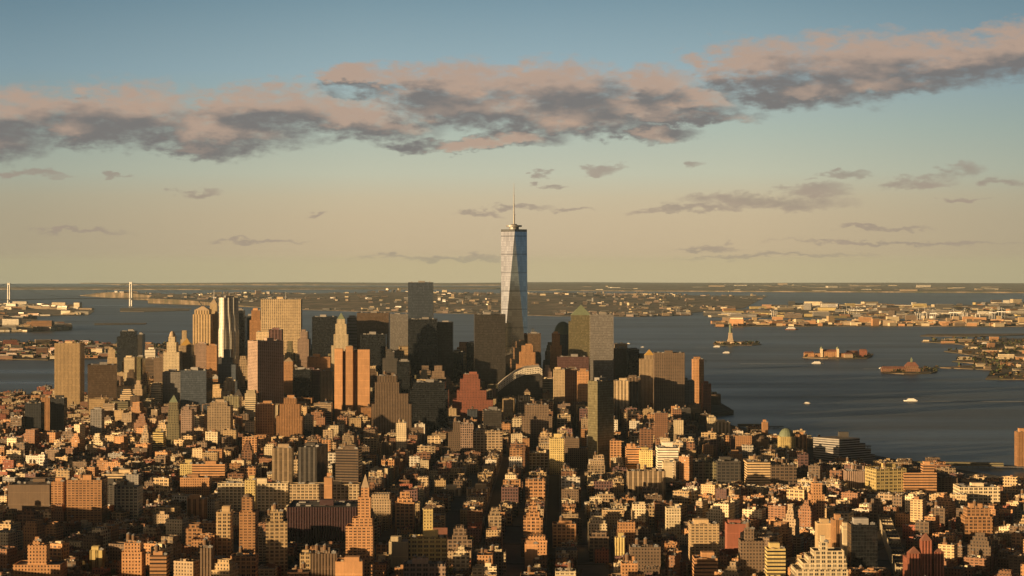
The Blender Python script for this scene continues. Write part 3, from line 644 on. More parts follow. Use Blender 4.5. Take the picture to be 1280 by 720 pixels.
T('loft_block', 3050, 30, [(662,690,566)], 'big', 'cream', 'cream loft with large windows below the dark brown stepped block', L, tanks=1)
T('loft_tower', 3000, 25, [(687,705,548)], 'punch', 'yellow', 'yellow-cream slim loft tower right of the cream loft', L)
T('loft_block', 3080, 35, [(704,736,560),(706,724,548)], 'punch', 'brown', 'brown loft with stepped top left of the lone glass hotel', L, tanks=2)
T('loft_block', 2950, 30, [(783,801,560)], 'ribbon', 'orange', 'orange-cream loft right of the lone glass hotel', L, tanks=1)
T('loft_block', 2930, 30, [(800,816,563)], 'punch', 'yellow', 'yellow loft beside the orange-cream loft', L)
T('white_block', 2900, 40, [(822,848,559)], 'ribbon', 'white', 'bright white block with window bands', L, lm='the bright white block')
T('white_block', 2820, 20, [(829,841,578)], 'blind', 'cream', 'narrow blank cream wall in front of the bright white block', L)
T('loft_block', 2680, 30, [(785,832,589)], 'column', 'tan', 'long tan loft with ribbed front below the bright white block', L, lm='the ribbed tan loft', tanks=2)
T('loft_block', 2850, 45, [(845,881,577)], 'big', 'tan', 'tan loft with big window grid right of the bright white block', L, tanks=2)
T('loft_block', 2850, 45, [(881,897,577)], 'big', 'olive', 'olive loft squeezed between the tan loft and a blank dark block', L, tanks=1)
T('loft_block', 2830, 60, [(897,926,577)], 'big', 'dark', 'blank block with its shaded face coloured dark and an orange right corner', L)  # shade of its face put into the dark facade colour
T('loft_block', 3000, 30, [(912,928,567)], 'punch', 'orange', 'orange penthouse block behind the blank dark block', L)
T('gold_block', 2800, 45, [(934,963,577)], 'ribbon', 'buff', 'golden loft lit full on its front', L, lm='the golden loft', tanks=1)
T('loft_block', 2800, 40, [(963,996,581)], 'big', 'brown', 'brown grid loft right of the golden loft', L, tanks=2)
T('gold_block', 3350, 30, [(975,994,546)], 'punch', 'yellow', 'golden block topped by a green dome near the river', L, top=('dome', 536), lm='the green dome block')
T('loft_block', 3360, 30, [(993,1009,543)], 'column', 'orange', 'orange ribbed block beside the green dome', L)
T('loft_block', 3400, 28, [(942,961,549)], 'punch', 'brown', 'brown round-topped block near the river', L, top=('dome', 543), topmat=ROOFS[3])
T('chimney_block', 3600, 12, [(953,960,528)], 'blind', 'orange', 'thin orange shaft standing by the river', 'shaft')
T('loft_block', 3650, 30, [(895,913,528)], 'column', 'sand', 'sandy ribbed riverside block', L)
T('loft_block', 3700, 25, [(885,895,522)], 'punch', 'cream', 'small cream block at the foot of the river end brick towers', L)
# stepped riverside office
def stepped_office():
    Y = 3180; rt = empty('stepped_office', (pxX(1060, Y), Y + 60, GZ + zc(pxX(1060, Y), Y)), 0)
    tag(rt, 'wide riverside office stepped down to the right, lit bands on left face', 'office block'); k = Y / F; cx = 1060; base = rt.location[2]
    w = MB(); dk = MB()
    a = R(38)
    for i, (x1, yt) in enumerate(((1105, 577), (1100, 571), (1094, 564), (1086, 556), (1078, 549))):
        x0 = 1021; W = (x1 - x0) * k; z1 = pz(yt, Y) - base; z0 = -1 if i == 0 else pz((577, 571, 564, 556, 549)[i-1], Y) - base - 1.2
        e1, e2 = 40.0, 0
        # corner towards the viewer, left face turned to the sun
        corner = (pxX(1049, Y) - pxX(cx, Y), -60); A = (pxX(x0, Y) - pxX(cx, Y), -60 + 38); B = (pxX(x1, Y) - pxX(cx, Y), -60 + (x1 - 1049) * k * 0.62)
        P = [corner, B, (A[0] + B[0] - corner[0], A[1] + B[1] - corner[1]), A]
        w.prism(P, z0, z1, False, 0, i * 7); dk.face([(x, y, z1) for x, y in shrink(P, 0.1)])
    w.build('wall', facade('ribbon', 'grey'), rt); dk.build('roof', ROOFS[1], rt)
    q = MB(); q.box(pxX(1062, Y) - pxX(cx, Y), 0, pz(549, Y) - base - 1, 16, 12, 8); q.build('penthouse', facade('blind', 'dark'), rt)
    FOOT.append((pxX(1062, Y), Y + 45, 62, 60)); LM.append((1060, 549, 'the stepped riverside office', Y)); HV.append((1018, 1110, 546, 585, Y))
stepped_office()
T('warehouse_block', 2700, 40, [(1087,1134,586)], 'big', 'yellow', 'yellow-cream warehouse with a grid of big windows', L, rot=12, lm='the yellow grid warehouse', tanks=1)
T('loft_block', 2750, 35, [(1058,1086,589)], 'pier', 'pink', 'pinkish finned loft left of the yellow grid warehouse', L, tanks=1)
T('brick_block', 2700, 40, [(1130,1171,591),(1155,1169,581)], 'ribbon', 'orange', 'orange brick block with a taller corner tower', L, rot=0, lm='the orange brick block')
T('loft_block', 2720, 35, [(1171,1197,597)], 'slab', 'brown', 'brown shaded loft right of the orange brick block', L)
T('garage_block', 2550, 40, [(1200,1250,609)], 'big', 'cream', 'low cream garage block with rounded corner look near the pier', L, lm='the low cream garage')
T('apartment_tower', 2260, 22, [(1206,1241,646),(1209,1238,635)], 'grid', 'orange', 'orange gridded apartment house, yellow right edge, below the low cream garage', A_, lm='the orange gridded house', tanks=1)
# ------------------------------------------------------------------ the village, left to right
T('apartment_tower', 2380, 20, [(64,79,602)], 'slab', 'orange', 'thin orange apartment slab left of its wide twin', A_, lm='the thin orange slab')
T('apartment_tower', 2360, 35, [(83,127,600)], 'slab', 'orange', 'wide orange apartment slab with rows of balconies', A_, lm='the wide orange slab', tanks=1)
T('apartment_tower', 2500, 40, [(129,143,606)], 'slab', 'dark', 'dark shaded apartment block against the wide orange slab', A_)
T('loft_block', 2400, 30, [(144,173,609)], 'grid', 'cream', 'pale cream block with square windows above a dark hall', L, lm='the pale square-window block', tanks=1)
T('civic_hall', 2750, 30, [(127,174,592)], 'ribbon', 'sand', 'long low sunlit building behind the pale square-window block', L)
T('civic_hall', 2500, 90, [(10,62,606)], 'blind', 'brown', 'broad low hall with a brown roof at the edge of the view', L, roof=3)
T('pencil_tower', 3350, 16, [(208,224,530),(210,223,512),(211,222,503)], 'slab', 'olive', 'pale green pencil tower with a pointed copper top', S, top=('pyramid', 494), topmat=M_COPPER, lm='the green pencil tower')
T('apartment_tower', 3300, 25, [(191,204,540)], 'ribbon', 'yellow', 'small yellow banded tower left of the green pencil tower', A_)
T('apartment_tower', 3350, 22, [(226,240,512),(229,236,508)], 'punch', 'pink', 'rosy round-topped tower right of the green pencil tower', A_)
T('apartment_tower', 3500, 35, [(259,288,508),(262,284,503)], 'slab', 'tan', 'broad tan chamfered block with a stepped crown', A_, lm='the broad tan chamfered block')
T('apartment_tower', 3560, 30, [(319,342,505)], 'slab', 'orange', 'orange apartment block left of the domed courthouse', A_)
T('apartment_tower', 3500, 30, [(345,378,520),(349,375,505),(354,370,498)], 'pier', 'orange', 'orange finned courthouse block stepping up to its crown', A_, lm='the orange finned courthouse', tanks=0)
T('apartment_tower', 3600, 30, [(380,390,520)], 'punch', 'cream', 'small cream block right of the orange finned courthouse', A_)
T('apartment_tower', 2760, 22, [(340,365,560)], 'column', 'tan', 'tan concrete tower, the left of three matching towers', A_, lm='the left concrete tower')
T('apartment_tower', 2740, 60, [(372,405,559)], 'column', 'dark', 'concrete tower with its shaded front coloured dark and a bright orange left edge', A_, rot=-10, lm='the middle concrete tower')  # dark colour stands for the shade over its front
T('apartment_tower', 2700, 24, [(419,451,561)], 'ribbon', 'brown', 'brown concrete tower, the right of three matching towers', A_, rot=-8, lm='the right concrete tower')
T('civic_hall', 2850, 25, [(225,240,580)], 'punch', 'yellow', 'bright yellow-orange low block in the sunlit patch', L)
T('civic_hall', 2850, 25, [(240,281,580)], 'ribbon', 'orange', 'orange low block with bands right of the bright yellow one', L, tanks=1)
T('civic_hall', 2700, 22, [(225,262,597)], 'punch', 'orange', 'bright orange schoolhouse in front of the yellow-orange blocks', L)
T('loft_block', 2450, 18, [(234,256,624)], 'column', 'orange', 'orange ribbed house alone in the dark patch', L)
T('long_slab', 2500, 18, [(272,360,604)], 'grid', 'cream', 'long cream apartment slab, left half of the long bright row', A_, lm='the long bright slab')
T('long_slab', 2490, 18, [(362,450,605)], 'grid', 'sand', 'long sandy apartment slab, right half of the long bright row', A_)
T('apartment_tower', 2420, 16, [(306,319,600)], 'punch', 'yellow', 'narrow yellow tower in front of the long bright slab', A_)
T('apartment_tower', 2450, 14, [(405,415,597)], 'blind', 'orange', 'short orange stair tower on the long sandy slab', A_)
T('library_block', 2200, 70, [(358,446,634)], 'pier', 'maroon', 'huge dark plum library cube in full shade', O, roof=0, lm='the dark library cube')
T('apartment_tower', 2080, 22, [(270,288,640)], 'grid', 'buff', 'buff tower with patchwork windows left of the brick crown tower', A_, lm='the buff patchwork tower')
T('apartment_tower', 2060, 24, [(299,319,640),(302,315,622)], 'slab', 'orange', 'orange brick tower with a round crown', A_, roof=3, top=('dome', 618), topmat=ROOFS[3], lm='the brick crown tower')
T('apartment_tower', 2020, 26, [(329,359,652),(335,353,640)], 'grid', 'buff', 'tall buff tower with a window grid and dark right side', A_, rot=6, lm='the tall buff tower', tanks=1)
T('spired_tower', 2000, 22, [(432,466,658),(440,465,648),(447,463,622),(451,461,610)], 'slab', 'orange', 'orange stepped tower ending in a pointed turret', S, top=('pyramid', 594), topmat=M_STONE, lm='the pointed turret tower')
T('palace_block', 1900, 30, [(16,75,706),(33,57,682),(39,48,677)], 'punch', 'orange', 'brown-orange grand block with an arcaded roof pavilion', L, lm='the arcaded grand block', tanks=0)
T('loft_block', 2000, 18, [(112,128,688)], 'column', 'yellow', 'small yellow ribbed house right of the arcaded grand block', L)
T('apartment_tower', 1930, 22, [(152,177,690),(155,175,679)], 'punch', 'orange', 'orange house with twin rooftop turrets', A_, lm='the twin turret house', tanks=2)
T('apartment_tower', 1920, 20, [(187,208,694)], 'ribbon', 'orange', 'orange banded house right of the twin turret house', A_, tanks=1)
T('apartment_tower', 1880, 20, [(250,264,685)], 'pier', 'brown', 'thin brown finned tower below the buff patchwork tower', A_, tanks=1)
T('apartment_tower', 1870, 26, [(388,421,692)], 'pier', 'brown', 'brown finned apartment house with roof turrets', A_, tanks=2)
T('apartment_tower', 1840, 24, [(419,453,702)], 'blind', 'orange', 'plain orange-brown wall block at the foot of the pointed turret tower', A_, lm='the plain orange wall block')
T('loft_block', 2050, 18, [(486,510,677)], 'blind', 'cream', 'low cream wall lit alone in the shade', L)
T('church_block', 2060, 24, [(511,558,672)], 'big', 'yellow', 'yellow church hall with tall windows beside a red roof', 'church hall', lm='the yellow church hall')
T('bell_tower', 2080, 8, [(529,541,636)], 'punch', 'yellow', 'slim yellow square bell tower', 'bell tower', top=('pyramid', 631), topmat=ROOFS[3], lm='the slim bell tower')
T('church_block', 2110, 18, [(540,559,672)], 'blind', 'red', 'small hall under a steep red gable roof', 'church', top=('gable', 661), topmat=ROOFS[4])
T('loft_block', 1930, 22, [(504,557,705)], 'big', 'pink', 'brown and pink striped loft below the yellow church hall', L, tanks=2)
T('loft_block', 2720, 20, [(552,577,612)], 'column', 'cream', 'cream columned house, left of a pair', L)
T('loft_block', 2720, 20, [(583,612,611)], 'column', 'sand', 'sandy columned house, right of a pair', L)
T('loft_block', 2220, 22, [(691,720,655)], 'grid', 'orange', 'orange gridded house beside a street canyon', L, tanks=1, lm='the lone gridded house')
T('loft_block', 2030, 12, [(656,672,680)], 'blind', 'orange', 'small bright orange house alone in deep shade', L)
T('loft_block', 2080, 10, [(769,781,672)], 'pier', 'yellow', 'small yellow shaft lit in deep shade', L)
T('apartment_tower', 1990, 24, [(788,826,684)], 'punch', 'brown', 'brown house with rounded roof pavilions', A_, tanks=2, lm='the brown pavilion house')
T('loft_block', 1900, 16, [(777,797,704)], 'punch', 'orange', 'small orange house in front of the brown pavilion house', L, tanks=1)
T('loft_block', 2280, 18, [(833,851,635)], 'punch', 'cream', 'cream and orange house with roof pavilion above the dark yard', L, tanks=1)
T('apartment_slab', 2050, 24, [(863,899,655)], 'slab', 'buff', 'bright orange-buff apartment slab with balcony rows', A_, lm='the bright balcony slab')
T('loft_block', 1960, 24, [(868,897,698)], 'ribbon', 'orange', 'low orange banded house in front of the bright balcony slab', L)
T('apartment_tower', 2120, 22, [(909,936,655)], 'blind', 'red', 'low red-walled house right of the bright balcony slab', L)
T('apartment_tower', 1980, 22, [(926,956,676),(932,943,662)], 'punch', 'brown', 'brown stepped house with a pale turret', A_, tanks=1)
T('loft_block', 1950, 18, [(959,982,686)], 'ribbon', 'yellow', 'yellow banded low house in the dark yards', L)
T('apartment_tower', 2330, 20, [(1013,1031,618),(1016,1028,604)], 'punch', 'orange', 'narrow orange-brown tower with clustered balconies', A_, lm='the narrow clustered tower', tanks=1)
T('apartment_tower', 2080, 18, [(1022,1042,654)], 'blind', 'buff', 'buff blank-walled tower left of the dark glass slab', A_)
T('apartment_tower', 2060, 20, [(1042,1054,650)], 'column', 'orange', 'orange ribbed tower beside the buff blank wall', A_)
T('apartment_tower', 2040, 20, [(1054,1066,659)], 'blind', 'cream', 'slim cream wall left of the dark glass slab', A_)
T('glass_slab', 2000, 24, [(1064,1097,656)], 'glass', 'black', 'black glass apartment slab in the west village', A_, lm='the black village slab')
T('ziggurat_house', 1800, 34, [(995,1060,712),(1004,1059,704),(1011,1058,696),(1018,1056,689),(1026,1036,679)], 'grid', 'cream', 'large white stepped apartment house with rows of windows', A_, lm='the white stepped house', tanks=0)
def red_towers():
    Y = 1900; cx = pxX(1158, Y); base = GZ + zc(cx, Y); rt = empty('red_brick_house', (cx, Y + 18, base), 0); tag(rt, 'red brick apartment house of three sharp-topped shafts', 'apartment tower'); k = Y / F
    w = MB(); w.box(0, 2, -1, 42 * k, 26, pz(700, Y) - base + 1); w.build('wall', facade('pier', 'red'), rt)
    for (a, c, yt, ap) in ((1136,1151,692,684), (1152,1165,676,667), (1168,1180,690,686)):
        s = MB(); s.box(pxX((a+c)/2, Y) - cx, -13, -1, (c-a)*k, 10, pz(yt, Y) - base + 1); o = s.build('shaft', facade('pier', 'red'), rt)
        q = MB(); q.prism(rect(pxX((a+c)/2, Y) - cx, -13, (c-a)*k, 10), pz(yt, Y) - base, pz(ap, Y) - base, False, 0, 0, rect(pxX((a+c)/2, Y) - cx, -13, 0.4, 0.4)); h = q.build('pointed_roof', ROOFS[4], o)
    FOOT.append((cx, Y + 18, 20, 20)); LM.append((1158, 670, 'the red brick shafts', Y)); HV.append((1136, 1180, 670, 735, Y))
red_towers()
def terrace():
    a, b = Vector((pxX(1105, 2400), 2400)), Vector((pxX(1129, 1985), 1985)); d = b - a; n = 15; an = math.atan2(d.y, d.x); rr = random.Random(4)
    rt = empty('terrace_row', (a.x, a.y, GZ + zc(a.x, a.y)), 0); tag(rt, 'long continuous terrace of pale pinkish fronts running down a slanting street', 'terrace')
    wl, dk = MB(), MB()
    for k in range(n):
        c = a + d * ((k + .5) / n); h = rr.uniform(14, 19); P = rect(c.x - a.x, c.y - a.y, d.length / n - .1, 14, an); wl.prism(P, -1, h, False, 0, k * 31); I = shrink(P, .5); wl.ring(P, I, h); dk.face([(x, y, h - .8) for x, y in I])
        FOOT.append((c.x, c.y, 17, 17)); FOOT.append((c.x - 22, c.y - 2, 18, 14))
    wl.build('wall', facade('punch', 'cream'), rt); dk.build('roof', ROOFS[3], rt); HV.append((1100, 1133, 650, 722, 2000))
terrace()
T('vent_tower', 3130, 20, [(1272,1290,540)], 'pier', 'orange', 'orange tunnel ventilation tower standing at the river edge', 'tower')
# unseen blocks added left and behind to lay long morning shadows across the village
SHADE_TOWERS = [(-760,1480,60,40,150,'brick clock tower'), (-900,1750,46,46,125,'tan apartment pair'), (-1150,2050,120,24,95,'long brick housing slab'), (-420,980,60,40,120,'loft tower'), (-250,900,50,40,110,'loft tower with tank'),
       (-620,1200,46,40,130,'glass tower'), (-1000,1350,60,40,110,'green-topped tower'), (-800,2190,160,24,88,'wide brick slab, nearest the river'), (-900,1900,150,24,122,'wide tan slab'), (-640,1560,130,24,142,'wide glass slab'), (-470,1380,130,24,142,'wide stone slab'), (-560,1800,120,24,112,'wide orange slab'), (-560,1640,70,50,125,'twin-topped tower'), (-660,1820,40,60,115,'cream hotel tower'), (-760,2150,70,22,95,'brown housing slab'),
       (-850,2500,90,24,70,'brick housing court'), (-480,1420,60,40,110,'corner office tower'), (-330,1300,60,50,85,'department store block'), (-1000,2350,60,24,90,'red housing slab'), (-170,1250,50,40,80,'stone bank block'), (-20,1300,50,40,75,'pale loft block'), (130,1350,46,36,70,'brown loft block')]
def shade_cap(x, y, w_, h_):
    # none of them rises so high that its shadow would cover the upper half of a building the photograph shows in sunlight
    tn = math.tan(R(SUN_EL)); ux, uy = -sx, -sy
    for (a0, a1, yt, yb, YY) in HV:
        if YY > 3100: continue
        tx, ty = pxX((a0 + a1) / 2, YY), YY; al = (tx - x) * ux + (ty - y) * uy; pe = abs((tx - x) * uy - (ty - y) * ux)
        if al > 0 and pe < w_ / 2 + 14: h_ = min(h_, al * tn + 0.42 * (yb - yt) * YY / F)
    return h_
for (x, y, w_, d_, h_, lb) in SHADE_TOWERS:
    h_ = shade_cap(x, y, max(w_, d_), h_)
    if h_ < 22: continue
    rt = empty('added_shade_tower', (x, y, GZ + zc(x, y)), R(-SUN_SIDE) if w_ > 100 else 0); tag(rt, f'{lb} added outside the view to cast morning shade', 'building')
    q = MB(); q.box(0, 0, -1, w_, d_, h_); q.build('wall', facade('punch', 'tan'), rt); q = MB(); q.box(0, 0, h_ - 1.2, w_ * .5, d_ * .5, 6); q.build('penthouse', facade('blind', 'tan'), rt)
    FOOT.append((x, y, w_ / 2, d_ / 2))

# ================================================================== the streets and the thousands of ordinary houses
def inside(poly, x, y):
    c = False; n = len(poly)
    for i in range(n):
        (x1, y1), (x2, y2) = poly[i], poly[(i + 1) % n]
        if (y1 > y) != (y2 > y) and x < (x2 - x1) * (y - y1) / (y2 - y1) + x1: c = not c
    return c
def shore_gap(x, y):
    return all(inside(MANH, x + a, y + b) for a, b in ((40, 0), (-40, 0), (0, 40)))
def height(x, y, r_):
    """typical height of the ordinary house at a place, and its kind"""
    px = 640 + F * x / y; u = r_.random()
    if px > 1085 and y > 2640: return r_.uniform(7, 14), 'loft_building'
    if px > 790 and y > 3900: return r_.uniform(14, 34), 'office_building'
    if px > 870 and y > 3250: return r_.uniform(9, 20), 'loft_building'
    if px < 135 and y > 3700: return r_.uniform(11, 22), 'tenement'
    if y > 4300 and 190 < px < 540: return (r_.uniform(35, 80) if u < 0.6 else r_.uniform(80, 125)), 'office_building'
    if y > 4300: return (r_.uniform(30, 75) if u < 0.75 else r_.uniform(75, 110)), 'office_building'
    if y > 3850: return (r_.uniform(25, 50) if u < 0.75 else r_.uniform(50, 85)), 'office_building'
    if px > 640 and y > 2950: return (r_.uniform(20, 38) if u < 0.8 else r_.uniform(38, 60)), 'loft_building'
    if px > 640 and y > 2550: return (r_.uniform(14, 26) if u < 0.8 else r_.uniform(26, 50)), 'loft_building'
    if px > 560 and y > 2400 and px < 860: return (r_.uniform(13, 22) if u < 0.93 else r_.uniform(22, 34)), 'loft_building'
    if px < 460 and y > 3000: return (r_.uniform(14, 24) if u < 0.84 else r_.uniform(26, 45)), ('tenement' if u < 0.84 else 'apartment_building')
    if y > 2450: return (r_.uniform(14, 23) if u < 0.92 else r_.uniform(24, 40)), ('tenement' if u < 0.7 else 'loft_building')
    return (r_.uniform(11, 19) if u < 0.84 else r_.uniform(22, 42)), ('row_house' if u < 0.84 else 'apartment_building')
PAL = {'row_house': ['brick','red','brown','tan','orange','orange','cream','plum'], 'tenement': ['brick','brown','tan','orange','cream','red','sand','grey'],
       'loft_building': ['tan','orange','sand','brick','white','brown','buff','orange','brick','cream','plum'], 'apartment_building': ['orange','tan','brick','buff','orange','brown','cream'],
       'office_building': ['brown','sand','tan','dark','orange','buff','pink','cream','sand','olive','blue']}
STY = {'row_house': ['punch'], 'tenement': ['punch', 'punch', 'slab'], 'loft_building': ['loft', 'big', 'punch', 'grid'], 'apartment_building': ['slab', 'punch', 'grid'],
       'office_building': ['pier', 'ribbon', 'glass', 'punch', 'grid']}
GRIDS = [  # angle, region test
    (R(1.43), lambda x, y: not (x > 0.088 * y and y < 2950) and not (x < -0.16 * y and y < 3900), 0.0),
    (R(27.0), lambda x, y: x > 0.088 * y and y < 2950, 11.0),
    (R(17.0), lambda x, y: x < -0.16 * y and y < 3900, 7.0)]
WIDE = (-228, -89, -9)
LOTS = []; PAVES = MB(); ROADW = 15
r_ = random.Random(21)
STREETS = [-1650 + 79.5 * k for k in range(0, 45)]
for gi, (ang, ok, off) in enumerate(GRIDS):
    ca, sa = math.cos(ang), math.sin(ang)
    def W2(q, s): return (q * ca + s * sa, -q * sa + s * ca)
    if gi == 0:
        cuts = [-9 + 80 * k for k in range(-24, 20)]; cuts = [c + (0 if abs(c + 9) < 2 or abs(c + 89) < 2 else (9 if abs(c + 249) < 2 else 0)) for c in cuts]
    else: cuts = [off + 72 * k for k in range(-45, 45)]
    scut = [900 + (150 if gi == 0 else 118) * k for k in range(0, 34)]
    for i in range(len(cuts) - 1):
        for j in range(len(scut) - 1):
            yc = scut[j] + 60
            open_ = lambda c: (abs(c + 89) < 25 and 2350 < yc < 3350) or (abs(c + 9) < 25 and 2080 < yc < 3050) or (abs(c + 240) < 25 and 2650 < yc < 3950)
            jit = (lambda k: 0.0 if (gi == 0 and any(abs(cuts[k] - w_) < 25 for w_ in WIDE)) else random.Random(k * 131 + j * 17 + gi).uniform(-13, 13))
            hw0 = 11 if (gi == 0 and any(abs(cuts[i] - w_) < 25 for w_ in WIDE)) else 5.5; hw1 = 11 if (gi == 0 and any(abs(cuts[i+1] - w_) < 25 for w_ in WIDE)) else 5.5
            q0, q1, s0, s1 = cuts[i] + jit(i) + (hw0 if hw0 < 10 or open_(cuts[i]) else 4.5), cuts[i + 1] + jit(i + 1) - (hw1 if hw1 < 10 or open_(cuts[i + 1]) else 4.5), scut[j] + 8, scut[j + 1] - 8
            cx, cy = W2((q0 + q1) / 2, (s0 + s1) / 2)
            if cy < 1660 or cy > 5400 or abs(cx) > 0.30 * cy + 60: continue
            if not ok(cx, cy) or not shore_gap(cx, cy): continue
            P = [W2(q0 - 3.5, s0 - 3.5), W2(q1 + 3.5, s0 - 3.5), W2(q1 + 3.5, s1 + 3.5), W2(q0 - 3.5, s1 + 3.5)]
            zb = GZ + zc(cx, cy); PAVES.prism(P, zb - 0.8, zb + 0.15, True)
            # park squares left open
            if (-175 < cx < -60 and 2120 < cy < 2300): PARKS = globals().setdefault('PARKS', []); PARKS.append((W2, q0, q1, s0, s1)); continue
            dep = (q1 - q0) * 0.5
            for sidei in (0, 1):
                s = s0
                while s < s1 - 7:
                    xx, yy = W2((q0 + q1) / 2, s)
                    h_, kd = height(xx, yy, r_)
                    wd = {'row_house': r_.uniform(6, 9.5), 'tenement': r_.uniform(7.5, 13), 'loft_building': r_.uniform(8, 16), 'apartment_building': r_.uniform(13, 22), 'office_building': r_.uniform(18, 34)}[kd]
                    wd = min(wd, s1 - s)
                    if s1 - s - wd < 6: wd = s1 - s
                    d = min(dep - r_.uniform(2, 12), r_.uniform(15, 27) if kd != 'office_building' else 99) if kd != 'row_house' else min(dep - 6, r_.uniform(14, 20))
                    qc = q0 + d / 2 if sidei == 0 else q1 - d / 2
                    wx, wy = W2(qc, s + wd / 2)
                    # keep the named buildings behind in view: nothing taller than what the photograph shows in front of them
                    hpx = 640 + F * wx / wy; hw_ = (wd + d) / 2 / wy * F * 0.6; cap = 999.0
                    for (a0, a1, yt, yb, YY) in HV:
                        if wy < YY - 15 and hpx + hw_ > a0 and hpx - hw_ < a1:
                            fr = 0.82 if (yb - yt) * YY / F < 75 else 0.60
                            cap = min(cap, EYE - ((yt + fr * (yb - yt)) - PY0) / F * wy - GZ)
                    if cap < 9: cap = 9 + 3 * r_.random()
                    h_ = min(h_, cap)
                    if not taken(wx, wy, max(wd, d) * 0.42) and r_.random() > 0.02:
                        LOTS.append([wx, wy, d, wd - 0.15, h_ * (r_.uniform(0.72, 1.12) if r_.random() < .9 or kd == 'office_building' or wy < 2500 else r_.uniform(1.15, 1.5)) if cap > 100 else h_ * r_.uniform(.75, 1), kd, ang, r_.random(), gi])
                    s += wd
o = PAVES.build('pavement', M_PAVE); tag(o, kind='structure')
# avenue surfaces: one asphalt sheet per long street in view
for c in (-233, -89, -9):
    b = MB(); a = R(1.43); n = 12
    for k in range(n):
        s0, s1 = 1700 + k * 190, 1700 + (k + 1) * 190; P = []
        for q_, s in ((c - 9, s0), (c + 9, s0), (c + 9, s1), (c - 9, s1)):
            x, y = q_ * math.cos(a) + s * math.sin(a), -q_ * math.sin(a) + s * math.cos(a); P.append((x, y, GZ + zc(x, y) - 0.05))
        b.face(P)
    tag(b.build('avenue', M_ASPH), kind='structure')

def house_parts(L_, wall, deck, extra, rich):
    """shapes of one ordinary house in its own axes; wall/deck are mesh builders"""
    x, y, d, w_, h, kd, ang, s, gi = L_; rr = random.Random(int(s * 1e9)); P = rect(0, 0, d, w_); u0 = float(int(s * 97))
    wall.prism(P, -0.6, h, False, 0, u0); I = shrink(P, 0.45); ph = 0.9
    wall.ring(P, I, h, 0); wall.prism(I[::-1], h - ph, h, False, 0, u0); deck.face([(a, b, h - ph) for a, b in I])
    if (kd == 'office_building' and rr.random() < .55) or (kd == 'apartment_building' and rr.random() < .3):
        k = 1; zz = h; fx, fy = d, w_
        while k < 4 and rr.random() < (.95 if k == 1 else .55):
            fx *= rr.uniform(.6, .85); fy *= rr.uniform(.6, .85); hh = rr.uniform(.08, .2) * h; P = rect(0, 0, fx, fy); I = shrink(P, .4)
            wall.prism(P, zz - 1, zz + hh, False, 0, u0); wall.ring(P, I, zz + hh, 0); wall.prism(I[::-1], zz + hh - .7, zz + hh, False, 0, u0); deck.face([(a, b, zz + hh - .7) for a, b in I]); zz += hh; k += 1
        if kd == 'office_building' and rr.random() < .16: deck.prism(rect(0, 0, fx, fy), zz - .1, zz + min(fx, fy) * .8, False, 0, 0, rect(0, 0, .3, .3))
        return zz
    return h
VIEWED = []
for L_ in LOTS:
    x, y, d, w_, h = L_[:5]; px = 640 + F * x / y
    if -25 < px < 1305 and 331 + F * (EYE - h - GZ) / y < 745: VIEWED.append(L_)
def seen_area(L_): x, y, d, w_, h = L_[:5]; return (d * w_ * 327 / y + (w_ + d) * min(h, 18) * 0.6 + max(0, h - 22) * d * 1.5) / (y * y)
QUOTA = {'row_house': 300, 'tenement': 300, 'loft_building': 300, 'apartment_building': 300, 'office_building': 300}
SINGLE = []; REST = {}
for kd, n in QUOTA.items():
    v = sorted([L_ for L_ in VIEWED if L_[5] == kd], key=lambda q_: -seen_area(q_)); SINGLE += v[:n]
    REST[kd] = v[n:] 
print('houses', len(LOTS), 'in view', len(VIEWED), 'single', len(SINGLE))

